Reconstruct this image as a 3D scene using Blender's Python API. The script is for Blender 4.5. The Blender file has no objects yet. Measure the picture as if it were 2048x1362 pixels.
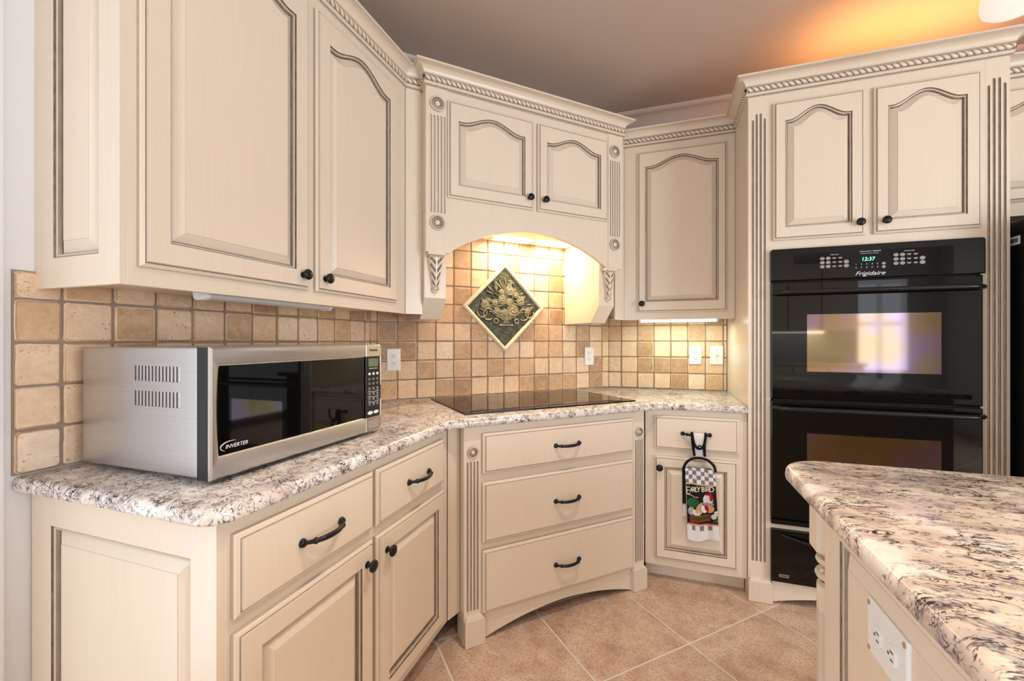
import bpy, math, random
from mathutils import Vector
random.seed(7)
PI = math.pi
R2 = math.sqrt(2)
scene = bpy.context.scene
C = scene.collection

# ------------------------------------------------------------------ materials
def nmat(name):
    m = bpy.data.materials.new(name); m.use_nodes = True
    nt = m.node_tree
    b = nt.nodes['Principled BSDF']
    return m, nt, b

def N(nt, typ, **kw):
    n = nt.nodes.new(typ)
    for k, v in kw.items():
        if k.startswith('i_'):
            n.inputs[k[2:].replace('_', ' ')].default_value = v
        else:
            setattr(n, k, v)
    return n

def ramp(nt, stops, interp='LINEAR'):
    r = nt.nodes.new('ShaderNodeValToRGB'); r.color_ramp.interpolation = interp
    e = r.color_ramp.elements
    while len(e) < len(stops): e.new(0.5)
    for k, (p, c) in enumerate(stops):
        e[k].position = p
        e[k].color = (c, c, c, 1) if isinstance(c, (int, float)) else (*c, 1)
    return r

def mix(nt, fac, a, b, blend='MIX'):
    m = nt.nodes.new('ShaderNodeMix'); m.data_type = 'RGBA'; m.blend_type = blend
    for sock, v in ((m.inputs['Factor'], fac), (m.inputs['A'], a), (m.inputs['B'], b)):
        if hasattr(v, 'is_output'): nt.links.new(v, sock)
        elif isinstance(v, (int, float)): sock.default_value = v if sock.type == 'VALUE' else (v, v, v, 1)
        else: sock.default_value = (*v, 1)
    return m.outputs['Result']

def noise(nt, vec, scale, detail=4, rough=.55, dist=0.):
    n = N(nt, 'ShaderNodeTexNoise'); n.inputs['Scale'].default_value = scale
    n.inputs['Detail'].default_value = detail; n.inputs['Roughness'].default_value = rough
    n.inputs['Distortion'].default_value = dist
    if vec is not None: nt.links.new(vec, n.inputs['Vector'])
    return n.outputs['Fac']

def coords(nt, scale=(1, 1, 1), rot=(0, 0, 0)):
    t = nt.nodes.new('ShaderNodeTexCoord'); mp = nt.nodes.new('ShaderNodeMapping')
    mp.inputs['Scale'].default_value = scale; mp.inputs['Rotation'].default_value = rot
    nt.links.new(t.outputs['Object'], mp.inputs['Vector'])
    return mp.outputs['Vector']

def bump(nt, b, h, strength=.3, dist=.002):
    bp = nt.nodes.new('ShaderNodeBump'); bp.inputs['Strength'].default_value = strength
    bp.inputs['Distance'].default_value = dist
    nt.links.new(h, bp.inputs['Height']); nt.links.new(bp.outputs['Normal'], b.inputs['Normal'])

def simple(name, col, rough=.5, metal=0., spec=.5, coat=0., emit=None, estr=0., trans=0.):
    m, nt, b = nmat(name)
    b.inputs['Base Color'].default_value = (*col, 1)
    b.inputs['Roughness'].default_value = rough; b.inputs['Metallic'].default_value = metal
    b.inputs['Specular IOR Level'].default_value = spec; b.inputs['Coat Weight'].default_value = coat
    b.inputs['Transmission Weight'].default_value = trans
    if emit: b.inputs['Emission Color'].default_value = (*emit, 1); b.inputs['Emission Strength'].default_value = estr
    # a trace of surface variation keeps every finish procedural
    n = noise(nt, coords(nt), 90, 3)
    r = ramp(nt, [(0, max(0, rough - .03)), (1, min(1, rough + .03))])
    nt.links.new(n, r.inputs['Fac']); nt.links.new(r.outputs['Color'], b.inputs['Roughness'])
    return m

def cabinet_paint():
    m, nt, b = nmat('glazed_cream_paint')
    v = coords(nt, (70, 70, 2.2))
    s = noise(nt, v, 2.2, 5, .6)
    r = ramp(nt, [(.35, 0.), (.75, 1.)])
    nt.links.new(s, r.inputs['Fac'])
    base = mix(nt, r.outputs['Color'], (.775, .665, .535), (.735, .625, .495))
    cl = noise(nt, coords(nt, (1, 1, .5)), 6, 3)
    base = mix(nt, .25, base, mix(nt, cl, (.72, .61, .485), (.80, .705, .58)))
    at = N(nt, 'ShaderNodeAttribute', attribute_name='glz')
    w = noise(nt, coords(nt, (25, 25, 9)), 3, 4, .6)
    wr = ramp(nt, [(.3, .82), (.6, 1.)])
    nt.links.new(w, wr.inputs['Fac'])
    mu = N(nt, 'ShaderNodeMath', operation='MULTIPLY')
    nt.links.new(at.outputs['Fac'], mu.inputs[0]); nt.links.new(wr.outputs['Color'], mu.inputs[1])
    col = mix(nt, mu.outputs[0], base, (.07, .042, .026))
    nt.links.new(col, b.inputs['Base Color'])
    b.inputs['Roughness'].default_value = .27; b.inputs['Specular IOR Level'].default_value = .5
    bump(nt, b, s, .025, .001)
    return m

def granite(name, k=1.0, stretch=(1, 1, 1), rot=(0, 0, 0), island=False):
    m, nt, b = nmat(name)
    v = coords(nt, stretch, rot)
    big = noise(nt, v, 11 * k, 5, .6, .6)
    if island: st = [(.34, (.36, .30, .28)), (.43, (.56, .45, .37)), (.52, (.70, .58, .47)), (.60, (.78, .69, .60)), (.70, (.86, .82, .78))]
    else: st = [(.32, (.50, .44, .42)), (.42, (.70, .61, .55)), (.54, (.80, .74, .69)), (.70, (.87, .84, .82))]
    r0 = ramp(nt, st)
    nt.links.new(big, r0.inputs['Fac'])
    tint = noise(nt, v, 19 * k, 4, .6, .5)
    rt = ramp(nt, [(.57, 0.), (.70, .6)]); nt.links.new(tint, rt.inputs['Fac'])
    c = mix(nt, rt.outputs['Color'], r0.outputs['Color'], (.47, .27, .17) if island else (.50, .36, .28))
    # grey mineral patches
    g = noise(nt, v, 42 * k, 6, .7, .5)
    rg = ramp(nt, [(.53, 0.), (.60, .75)]); nt.links.new(g, rg.inputs['Fac'])
    c = mix(nt, rg.outputs['Color'], c, (.33, .32, .33))
    # dark squiggles: thin bands of a distorted noise, broken up by a second one
    for sc, off, wd, dk in ((30, .0, .030, 1.), (56, .02, .030, .95)):
        q = noise(nt, v, sc * k, 3, .6, 1.1)
        c0 = .475 + off
        rq = ramp(nt, [(c0 - wd, 0.), (c0 - wd * .4, dk), (c0 + wd * .4, dk), (c0 + wd, 0.)]); nt.links.new(q, rq.inputs['Fac'])
        q2 = noise(nt, v, sc * .62 * k, 3, .55)
        rq2 = ramp(nt, [(.46, 0.), (.56, 1.)]); nt.links.new(q2, rq2.inputs['Fac'])
        mu = N(nt, 'ShaderNodeMath', operation='MULTIPLY')
        nt.links.new(rq.outputs['Color'], mu.inputs[0]); nt.links.new(rq2.outputs['Color'], mu.inputs[1])
        c = mix(nt, mu.outputs[0], c, (.04, .028, .035))
    f = noise(nt, v, 130 * k, 3, .6)
    rf = ramp(nt, [(.61, 0.), (.66, .85)]); nt.links.new(f, rf.inputs['Fac'])
    c = mix(nt, rf.outputs['Color'], c, (.13, .09, .10))
    # pale quartz patches
    pq = noise(nt, v, 5.5 * k, 2, .4, .3)
    rp = ramp(nt, [(.68, 0.), (.695, .8)]); nt.links.new(pq, rp.inputs['Fac'])
    c = mix(nt, rp.outputs['Color'], c, (.78, .70, .64))
    nt.links.new(c, b.inputs['Base Color'])
    b.inputs['Roughness'].default_value = .16; b.inputs['Specular IOR Level'].default_value = .5
    return m

def travertine():
    m, nt, b = nmat('tumbled_travertine')
    geo = nt.nodes.new('ShaderNodeNewGeometry')
    pr = ramp(nt, [(0., (.80, .60, .42)), (.17, (.62, .39, .225)), (.33, (.34, .19, .095)), (.48, (.80, .60, .41)), (.62, (.50, .30, .16)), (.8, (.74, .53, .345)), (.92, (.86, .73, .57))], 'CONSTANT')
    nt.links.new(geo.outputs['Random Per Island'], pr.inputs['Fac'])
    tc = nt.nodes.new('ShaderNodeTexCoord')
    # shift the pattern per tile
    mul = N(nt, 'ShaderNodeMath', operation='MULTIPLY'); mul.inputs[1].default_value = 37.
    nt.links.new(geo.outputs['Random Per Island'], mul.inputs[0])
    add = N(nt, 'ShaderNodeVectorMath', operation='ADD')
    nt.links.new(tc.outputs['Object'], add.inputs[0]); nt.links.new(mul.outputs[0], add.inputs[1])
    v = add.outputs[0]
    n1 = noise(nt, v, 22, 8, .7, .9)
    r1 = ramp(nt, [(.30, (.40, .235, .13)), (.5, (.66, .47, .31)), (.68, (.86, .72, .56))])
    nt.links.new(n1, r1.inputs['Fac'])
    c = mix(nt, .36, pr.outputs['Color'], r1.outputs['Color'])
    n2 = noise(nt, v, 150, 4, .7)
    r2 = ramp(nt, [(.35, .9), (.44, 0.)]); nt.links.new(n2, r2.inputs['Fac'])
    n3 = noise(nt, v, 22, 3, .5)
    r3 = ramp(nt, [(.5, 0.), (.62, 1.)]); nt.links.new(n3, r3.inputs['Fac'])
    mu = N(nt, 'ShaderNodeMath', operation='MULTIPLY')
    nt.links.new(r2.outputs['Color'], mu.inputs[0]); nt.links.new(r3.outputs['Color'], mu.inputs[1])
    c = mix(nt, mu.outputs[0], c, (.24, .13, .065))
    nt.links.new(c, b.inputs['Base Color'])
    b.inputs['Roughness'].default_value = .62; b.inputs['Specular IOR Level'].default_value = .25
    bump(nt, b, n2, .3, .002)
    return m

def floor_tile():
    m, nt, b = nmat('mottled_floor_tile')
    geo = nt.nodes.new('ShaderNodeNewGeometry')
    tc = nt.nodes.new('ShaderNodeTexCoord')
    mul = N(nt, 'ShaderNodeMath', operation='MULTIPLY'); mul.inputs[1].default_value = 53.
    nt.links.new(geo.outputs['Random Per Island'], mul.inputs[0])
    add = N(nt, 'ShaderNodeVectorMath', operation='ADD')
    nt.links.new(tc.outputs['Object'], add.inputs[0]); nt.links.new(mul.outputs[0], add.inputs[1])
    v = add.outputs[0]
    n1 = noise(nt, v, 9, 8, .68, .4)
    r1 = ramp(nt, [(.34, (.44, .28, .195)), (.47, (.60, .41, .30)), (.56, (.67, .49, .36)), (.68, (.74, .59, .46))])
    nt.links.new(n1, r1.inputs['Fac'])
    n2 = noise(nt, v, 120, 4, .7)
    r2 = ramp(nt, [(.38, .75), (.53, 0.)]); nt.links.new(n2, r2.inputs['Fac'])
    c = mix(nt, r2.outputs['Color'], r1.outputs['Color'], (.36, .215, .145))
    n3 = noise(nt, v, 26, 4, .6, .6)
    r3 = ramp(nt, [(.5, 0.), (.7, .5)]); nt.links.new(n3, r3.inputs['Fac'])
    c = mix(nt, r3.outputs['Color'], c, (.56, .45, .36))
    nt.links.new(c, b.inputs['Base Color'])
    b.inputs['Roughness'].default_value = .42
    bump(nt, b, n2, .12, .001)
    return m

def brushed(name, col, rough, axis):
    m, nt, b = nmat(name)
    sc = [400, 400, 400]; sc[axis] = 4
    s = noise(nt, coords(nt, tuple(sc)), 1, 4, .6)
    r = ramp(nt, [(.3, tuple(c * .9 for c in col)), (.7, col)]); nt.links.new(s, r.inputs['Fac'])
    nt.links.new(r.outputs['Color'], b.inputs['Base Color'])
    b.inputs['Metallic'].default_value = 1.; b.inputs['Roughness'].default_value = rough
    bump(nt, b, s, .05, .0005)
    return m

def vcol(name, rough=.8, metal=0., spec=.3):
    m, nt, b = nmat(name)
    at = N(nt, 'ShaderNodeAttribute', attribute_name='paint')
    w = noise(nt, coords(nt), 600, 2)
    r = ramp(nt, [(0, .88), (1, 1.08)]); nt.links.new(w, r.inputs['Fac'])
    c = mix(nt, 1., at.outputs['Color'], r.outputs['Color'], 'MULTIPLY')
    nt.links.new(c, b.inputs['Base Color'])
    b.inputs['Roughness'].default_value = rough; b.inputs['Metallic'].default_value = metal
    b.inputs['Specular IOR Level'].default_value = spec
    return m

def plaster(name, col, rough=.7):
    m, nt, b = nmat(name)
    n = noise(nt, coords(nt), 220, 3)
    c = mix(nt, n, tuple(x * .97 for x in col), tuple(min(1, x * 1.03) for x in col))
    nt.links.new(c, b.inputs['Base Color']); b.inputs['Roughness'].default_value = rough
    b.inputs['Specular IOR Level'].default_value = .3
    bump(nt, b, n, .08, .001)
    return m

CAB = cabinet_paint()
GRAN = granite('speckled_granite', 1.0, (1, 1, 1))
GRANI = granite('veined_island_granite', .85, (.55, 1.25, 1), (0, 0, .2), True)
TRAV = travertine()
GROUT = plaster('backsplash_grout', (.33, .255, .195), .85)
FLOORT = floor_tile()
FGROUT = plaster('floor_grout', (.76, .68, .59), .85)
BRONZE = simple('black_bronze', (.018, .017, .018), .34, .6, .5)
STEELX = brushed('brushed_steel', (.62, .60, .58), .26, 0)
STEELS = brushed('brushed_steel_side', (.60, .59, .59), .34, 1)
BLKGLASS = simple('black_glass', (.003, .003, .003), .02, 0., .36)
BLKPL = simple('black_plastic', (.010, .010, .011), .3, 0., .35)
BLKMAT = simple('black_void', (.006, .006, .006), .8)
OVENPANEL = simple('oven_black_enamel', (.007, .006, .006), .18, 0., .35)
WHITEPL = simple('white_plastic', (.80, .80, .80), .35)
SLOT = simple('outlet_slot', (.03, .03, .03), .6)
BRASSY = simple('tan_screw', (.55, .38, .2), .4, .5)
WALLP = plaster('white_wall_paint', (.74, .73, .73))
CEILP = plaster('taupe_ceiling_paint', (.52, .425, .365), .8)
TRIMP = plaster('crown_trim_paint', (.60, .505, .455), .45)
GREYKEY = simple('grey_key_print', (.28, .27, .26), .5)
WHITEPRINT = simple('white_print', (.75, .74, .72), .5)
LCD = simple('lcd_grey_green', (.15, .17, .11), .25)
GREENLED = simple('green_clock_digits', (.1, .8, .5), .4, emit=(.18, 1., .62), estr=1.6)
FLUO = simple('lit_fluorescent_lens', (.9, .95, .9), .4, emit=(.93, 1., .88), estr=4.)
HALO = simple('lit_hood_lens', (.95, .9, .8), .4, emit=(1., .80, .50), estr=14.)
LENSOFF = simple('frosted_lens', (.62, .60, .58), .3)
PENCIL = simple('limestone_pencil_border', (.74, .60, .42), .5)
GLASSW = simple('white_alabaster_glass', (.82, .72, .68), .25, emit=(1., .9, .82), estr=.35)
TOWELM = vcol('printed_terry_towel', .9, 0., .1)
RELIEF = vcol('patinated_bronze_relief', .42, .35, .5)
CROCHW = simple('white_crochet_yarn', (.72, .70, .68), .9, 0., .1)
CROCHB = simple('black_crochet_yarn', (.012, .012, .014), .9, 0., .1)
SHADEWOOD = plaster('raw_cabinet_underside', (.55, .42, .28), .6)
def oven_window():
    m, nt, b = nmat('oven_window_coating')
    v = coords(nt, (1, 1, 1))
    n = noise(nt, v, 3.2, 2, .5)
    r = ramp(nt, [(.3, (.26, .20, .08)), (.48, (.30, .22, .14)), (.6, (.28, .21, .31)), (.72, (.29, .25, .12))])
    nt.links.new(n, r.inputs['Fac']); nt.links.new(r.outputs['Color'], b.inputs['Base Color'])
    b.inputs['Metallic'].default_value = 1.; b.inputs['Roughness'].default_value = .05
    return m
OVENWIN = oven_window()

# ------------------------------------------------------------------ mesh builder and objects
OFF = {}
class MB:
    def __init__(s): s.v = []; s.f = []; s.m = []; s.g = []; s.c = None
    def V(s, *p): s.v.append(tuple(p)); return len(s.v) - 1
    def F(s, ids, m=0, g=0.): s.f.append(tuple(ids)); s.m.append(m); s.g.append(g)
    def box(s, x0, x1, y0, y1, z0, z1, m=0, g=0.):
        i = [s.V(x, y, z) for z in (z0, z1) for y in (y0, y1) for x in (x0, x1)]
        for q in ((0, 2, 3, 1), (4, 5, 7, 6), (0, 1, 5, 4), (2, 6, 7, 3), (0, 4, 6, 2), (1, 3, 7, 5)):
            s.F([i[k] for k in q], m, g)
        return s
    def loops(s, L, closed=True, m=0, g=None, cap0=False, cap1=True, mc=None):
        # L: list of lists of points with equal counts; g: glaze per strip
        ids = [[s.V(*p) for p in l] for l in L]
        n = len(ids[0])
        for k in range(len(ids) - 1):
            gg = g[k] if g else 0.
            for j in range(n if closed else n - 1):
                a, b = j, (j + 1) % n
                s.F((ids[k][a], ids[k][b], ids[k + 1][b], ids[k + 1][a]), m, gg)
        if cap0: s.F(list(reversed(ids[0])), m)
        if cap1: s.F(ids[-1], m if mc is None else mc)
        return s
    def lathe(s, c, axis, prof, n=20, m=0, g=None):
        # prof: (r, h) along axis vector from c
        ax = Vector(axis).normalized()
        u = ax.orthogonal().normalized(); w = ax.cross(u)
        L = []
        for r, h in prof:
            L.append([tuple(Vector(c) + ax * h + (u * math.cos(2 * PI * k / n) + w * math.sin(2 * PI * k / n)) * max(r, 1e-5)) for k in range(n)])
        return s.loops(L, True, m, g, True, True)
    def tube(s, pts, rad, n=10, m=0, flat=1.0, caps=True):
        P = [Vector(p) for p in pts]
        L = []
        up = Vector((0, 0, 1))
        for k, p in enumerate(P):
            t = (P[min(k + 1, len(P) - 1)] - P[max(k - 1, 0)]).normalized()
            u = t.cross(up)
            if u.length < 1e-4: u = t.cross(Vector((0, 1, 0)))
            u.normalize(); w = u.cross(t)
            r = rad[k] if isinstance(rad, (list, tuple)) else rad
            L.append([tuple(p + u * math.cos(2 * PI * j / n) * r + w * math.sin(2 * PI * j / n) * r * flat) for j in range(n)])
        return s.loops(L, True, m, None, caps, caps)
    def prism(s, poly, y0, y1, m=0):
        # polygon in x-z swept along y
        return s.loops([[(x, y0, z) for x, z in poly], [(x, y1, z) for x, z in poly]], True, m, None, True, True)

def obj(name, mb, mats, parent=None, smooth=None, bevel=0., off=None, fix=True):
    if off is None: off = OFF.get(parent.name, (0, 0, 0)) if parent is not None else (0, 0, 0)
    me = bpy.data.meshes.new(name)
    me.from_pydata([(x - off[0], y - off[1], z - off[2]) for x, y, z in mb.v], [], mb.f)
    if not isinstance(mats, (list, tuple)): mats = [mats]
    for m in mats: me.materials.append(m)
    me.polygons.foreach_set('material_index', mb.m)
    if any(mb.g):
        a = me.attributes.new('glz', 'FLOAT', 'FACE'); a.data.foreach_set('value', mb.g)
    if mb.c:
        a = me.color_attributes.new('paint', 'FLOAT_COLOR', 'POINT')
        a.data.foreach_set('color', [q for c in mb.c for q in (*c, 1.)])
    me.update()
    if fix:
        import bmesh
        bm = bmesh.new(); bm.from_mesh(me); bmesh.ops.recalc_face_normals(bm, faces=bm.faces); bm.to_mesh(me); bm.free()
    if smooth:
        me.polygons.foreach_set('use_smooth', [True] * len(me.polygons))
        me.set_sharp_from_angle(angle=math.radians(smooth))
    o = bpy.data.objects.new(name, me); C.objects.link(o)
    if parent is not None: o.parent = parent
    OFF[o.name] = off
    if bevel:
        b = o.modifiers.new('edge', 'BEVEL'); b.width = bevel; b.segments = 2; b.limit_method = 'ANGLE'; b.angle_limit = math.radians(40)
    return o

class Fr:
    def __init__(s, ox, oy, a): s.ox, s.oy, s.a = ox, oy, math.radians(a)
    def w(s, x, y, z=0): c, n = math.cos(s.a), math.sin(s.a); return (s.ox + c * x - n * y, s.oy + n * x + c * y, z)
def diag(D): return Fr(-D / R2, D / R2, 45)
XB, XU, DB, DU, YRB, YRU, YO, YF = -.802, -1.103, 1.637, 1.918, 2.321, 2.667, 2.306, 2.52
FL, FLU, FD, FDU = Fr(XB, 0, 90), Fr(XU, 0, 90), diag(DB), diag(DU)
FR, FRU, FO, FF = Fr(0, YRB, 0), Fr(0, YRU, 0), Fr(0, YO, 0), Fr(0, YF, 0)
XW, DW, YW = -1.42, 2.312, 2.951          # wall surfaces; tiles stand 1 cm proud
ZC, ZB, CEIL = .926, .892, 2.74

def tag(o, label=None, cat=None, group=None, kind=None):
    if label: o['label'] = label
    if cat: o['category'] = cat
    if group: o['group'] = group
    if kind: o['kind'] = kind
    return o
def thing(name, label, cat, fr, x0, y0=0., z0=0., group=None):
    o = bpy.data.objects.new(name, None); C.objects.link(o)
    o.location = fr.w(x0, y0, z0); o.rotation_euler = (0, 0, fr.a); o.empty_display_size = .1
    OFF[o.name] = (x0, y0, z0)
    return tag(o, label, cat, group)
def place(o, fr):
    o.location = fr.w(0, 0, 0); o.rotation_euler = (0, 0, fr.a); return o

# ------------------------------------------------------------------ joinery pieces
def rect(x0, x1, z0, z1, y, n=24):
    top = [(x1 + (x0 - x1) * k / n, y, z1) for k in range(n + 1)]
    return [(x0, y, z0), (x1, y, z0)] + top
def arch(x0, x1, z0, z1, rise, y, n=24):
    top = []
    for k in range(n + 1):
        t = k / n
        u = min(1, max(0, (t - .06) / .88))
        sh = (.5 - .5 * math.cos(2 * PI * u)) ** .9
        top.append((x1 + (x0 - x1) * t, y, z1 + rise * sh))
    return [(x0, y, z0), (x1, y, z0)] + top
def door(parent, x0, x1, z0, z1, st=.05, bot=.058, topc=.092, rise=0., name='door', y=0., label=None):
    mb = MB(); n = 28 if rise else 1
    def R(i, yy): return rect(x0 + i, x1 - i, z0 + i, z1 - i, y + yy, n)
    ix0, ix1, iz0, iz1 = x0 + st, x1 - st, z0 + bot, z1 - topc
    def A(i, yy): return arch(ix0 + i, ix1 - i, iz0 + i, iz1 - i, rise, y + yy, n)
    L = [R(0, -.001), R(0, -.009), R(.003, -.0125), R(.008, -.015), R(.0095, -.0138), R(.011, -.0138), R(.0125, -.019),
         A(0, -.019), A(.0013, -.0125), A(.004, -.0155), A(.0072, -.0135), A(.0080, -.0045), A(.0104, -.0040), A(.0112, -.0050), A(.033, -.0175), A(.0345, -.0188)]
    g = [.35, 0, .05, .75, .75, .1, 0, .9, .1, .25, .65, 1., .4, .0, .2]
    mb.loops(L, True, 0, g)
    o = obj(name, mb, CAB, parent, smooth=14)
    if label: o['label'] = label
    return o
def slab(parent, x0, x1, z0, z1, name='drawer', y=0.):
    mb = MB()
    def R(i, yy): return rect(x0 + i, x1 - i, z0 + i, z1 - i, y + yy, 1)
    L = [R(0, -.001), R(0, -.009), R(.003, -.0125), R(.010, -.015), R(.0115, -.0142), R(.0125, -.0142), R(.0135, -.019)]
    mb.loops(L, True, 0, [.4, 0, .05, .7, .7, .15])
    return obj(name, mb, CAB, parent, smooth=14)
def knob(parent, x, z, y=-.019):
    mb = MB()
    mb.lathe((x, y, z), (0, -1, 0), [(.010, 0), (.010, .002), (.006, .004), (.0055, .013), (.009, .016), (.0165, .019), (.0175, .022), (.0155, .026), (.008, .0285), (.0, .029)], 22)
    return obj('knob', mb, BRONZE, parent, smooth=50)
def pull(parent, x, z, half=.064, y=-.019):
    mb = MB(); pts = []; rad = []
    K = 26
    for k in range(K + 1):
        t = -1 + 2 * k / K
        bow = .028 * (1 - abs(t) ** 2.4)
        pts.append((x + half * t, y - .005 - bow, z))
        rad.append(.0042 + .0026 * (1 - t * t) + (.003 if .66 < abs(t) < .74 else 0))
    mb.tube(pts, rad, 10)
    for sg in (-1, 1):
        mb.lathe((x + sg * half, y, z), (0, -1, 0), [(.0105, 0), (.0105, .004), (.0075, .0065), (.0085, .008), (.006, .010), (0, .0105)], 16)
    return obj('pull_handle', mb, BRONZE, parent, smooth=60)
def rosette(parent, x, z, r=.026, y=0.):
    mb = MB()
    prof = [(1.0, 0), (1.0, .006), (.88, .0085), (.78, .0065), (.72, .0025), (.64, .0045), (.56, .007), (.47, .0035), (.40, .0025), (.33, .006), (.22, .0085), (.12, .009), (0, .0095)]
    g = [.75, .15, .15, .9, .7, .1, .7, .9, .45, .15, 0, .0]
    mb.lathe((x, y, z), (0, -1, 0), [(r * a, b) for a, b in prof], 30, 0, g)
    return obj('rosette', mb, CAB, parent, smooth=50)
def fluted(parent, x0, x1, z0, z1, flutes, w=.0085, depth=.005, y=0., yb=.016, name='pilaster'):
    # flat board with round-ended flutes; flutes: (xc, za, zb)
    mb = MB(); xs = x0
    K = 6; H = 8
    def quad(xa, xb, za, zb): 
        mb.F([mb.V(xa, y, za), mb.V(xb, y, za), mb.V(xb, y, zb), mb.V(xa, y, zb)])
    for xc, za, zb in sorted(flutes):
        a, b = xc - w / 2, xc + w / 2
        quad(xs, a, z0, z1); r = w / 2
        # below and above with half-round ends
        for (zz, sg, lim) in ((za + r, -1, z0), (zb - r, 1, z1)):
            arcp = [(xc + r * math.cos(PI * k / H), zz + sg * r * math.sin(PI * k / H)) for k in range(H + 1)]
            ids = [mb.V(px, y, pz) for px, pz in arcp]
            lo = [mb.V(px, y, lim) for px, pz in arcp]
            for k in range(H): mb.F((ids[k], ids[k + 1], lo[k + 1], lo[k]))
            cen = mb.V(xc, y + depth, zz)
            prev = ids
            mid = [mb.V(xc + (px - xc) * .6, y + depth * .75, zz + (pz - zz) * .6) for px, pz in arcp]
            for k in range(H):
                mb.F((ids[k], ids[k + 1], mid[k + 1], mid[k]), 0, .7)
                mb.F((mid[k], mid[k + 1], cen), 0, .75)
        A = []; B = []
        for k in range(K + 1):
            t = -1 + 2 * k / K
            yy = y + depth * math.sqrt(max(0, 1 - t * t))
            A.append(mb.V(xc + r * t, yy, za + r)); B.append(mb.V(xc + r * t, yy, zb - r))
        for k in range(K): mb.F((A[k], A[k + 1], B[k + 1], B[k]), 0, .85 if k in (0, K - 1) else .62)
        xs = b
    quad(xs, x1, z0, z1)
    # sides
    for xa, xb in ((x0, x0), (x1, x1)):
        mb.F([mb.V(xa, y, z0), mb.V(xa, yb, z0), mb.V(xa, yb, z1), mb.V(xa, y, z1)])
    mb.F([mb.V(x0, y, z1), mb.V(x1, y, z1), mb.V(x1, yb, z1), mb.V(x0, yb, z1)])
    mb.F([mb.V(x0, y, z0), mb.V(x1, y, z0), mb.V(x1, yb, z0), mb.V(x0, yb, z0)])
    return obj(name, mb, CAB, parent, smooth=40, fix=False)
def plinth(parent, x0, x1, z1, y0, y1):
    mb = MB(); e = .007
    def q(i, z): return [(x0 + i, y0 + i, z), (x1 - i, y0 + i, z), (x1 - i, y1, z), (x0 + i, y1, z)]
    mb.loops([q(0, 0.001), q(0, z1 - .016), q(.003, z1 - .012), q(e + .004, z1)], True, 0, [.04, .3, .1], True, True)
    return obj('plinth_block', mb, CAB, parent, bevel=.0015)
def skirt(parent, x0, x1, z1, zend, rise, y0=0., y1=.018):
    n = 24
    poly = [(x0, z1), (x0, zend)]
    poly += [(x0 + (x1 - x0) * k / n, zend + rise * math.sin(PI * k / n) ** .85) for k in range(1, n)]
    poly += [(x1, zend), (x1, z1)]
    mb = MB(); mb.prism(poly, y0, y1)
    return obj('arched_skirt', mb, CAB, parent)

def sweep(mb, path, prof, m=0, g=None, closed=False):
    # path: world-plan points in the thing's local x-y, the face; outwards is to the right of travel reversed: -normal
    P = [Vector((x, y)) for x, y in path]; n = len(P)
    L = []
    for k in range(n):
        d0 = (P[k] - P[k - 1]).normalized() if k > 0 else None
        d1 = (P[k + 1] - P[k]).normalized() if k < n - 1 else None
        if d0 is None: d0 = d1
        if d1 is None: d1 = d0
        n0 = Vector((d0.y, -d0.x)); n1 = Vector((d1.y, -d1.x))
        b = (n0 + n1); b = b / max(.2, (1 + n0.dot(n1)))
        L.append([(P[k].x + b.x * o, P[k].y + b.y * o, z) for o, z in prof])
    Lt = [[L[k][j] for k in range(n)] for j in range(len(prof))]
    mb.loops(Lt, False, m, g, False, False)
    for k in (0, n - 1): mb.F([mb.V(*p) for p in L[k]], m)
def rope(mb, path, out, zc, r=.0105, pitch=.0245):
    P = [Vector((x, y)) for x, y in path]
    n = len(P); Q = []
    for k in range(n):
        d0 = (P[k] - P[k - 1]).normalized() if k > 0 else None
        d1 = (P[k + 1] - P[k]).normalized() if k < n - 1 else None
        d0 = d0 or d1; d1 = d1 or d0
        n0 = Vector((d0.y, -d0.x)); n1 = Vector((d1.y, -d1.x))
        b = (n0 + n1) / max(.2, (1 + n0.dot(n1)))
        Q.append(P[k] + b * out)
    K = 9
    for k in range(n - 1):
        d = Q[k + 1] - Q[k]; Ln = d.length; d.normalize(); nn = Vector((d.y, -d.x))
        M = max(2, int(Ln / (pitch / 8)))
        rows = []
        for i in range(M + 1):
            s = Ln * i / M; row = []
            for j in range(K):
                th = -PI / 2 + PI * j / (K - 1) * 1.0
                ph = s / pitch + (th / PI) * 1.0
                lob = abs(math.sin(PI * ph)) ** .6
                rr = r * (.62 + .38 * lob)
                c = Q[k] + d * s + nn * (rr * math.cos(th))
                row.append((mb.V(c.x, c.y, zc + r * math.sin(th) * (.9 + .1 * lob)), lob))
            rows.append(row)
        for i in range(M):
            for j in range(K - 1):
                q = (rows[i][j], rows[i + 1][j], rows[i + 1][j + 1], rows[i][j + 1])
                lo = sum(a[1] for a in q) / 4
                mb.F([a[0] for a in q], 0, max(0., min(.95, (.80 - lo) * 2.2)))
def crown(parent, path, zt=2.500):
    b = zt - .092
    prof = [(0, b), (.008, b), (.0085, b + .005), (.006, b + .007), (.0095, b + .010), (.011, b + .018), (.008, b + .021), (.0075, b + .0235),
            (.0075, b + .0445), (.010, b + .0465), (.0135, b + .048), (.0135, b + .051)]
    for k in range(1, 9):
        t = k / 8
        prof.append((.0135 + .033 * (1 - math.cos(t * PI / 2)), b + .051 + .030 * math.sin(t * PI / 2)))
    prof += [(.048, b + .0815), (.050, b + .084), (.053, b + .0845), (.053, b + .092), (0, b + .092)]
    g = [0.1, .75, .8, 0, .1, .75, .7, .6, .6, .2, .6] + [.05] * 8 + [.5, .4, .0, 0, 0]
    mb = MB(); sweep(mb, path, prof, 0, g)
    o = obj('crown_moulding', mb, CAB, parent, smooth=32)
    mr = MB(); rope(mr, path, .0085, b + .034)
    obj('rope_trim', mr, CAB, o, smooth=50, fix=False)
    return o

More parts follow.
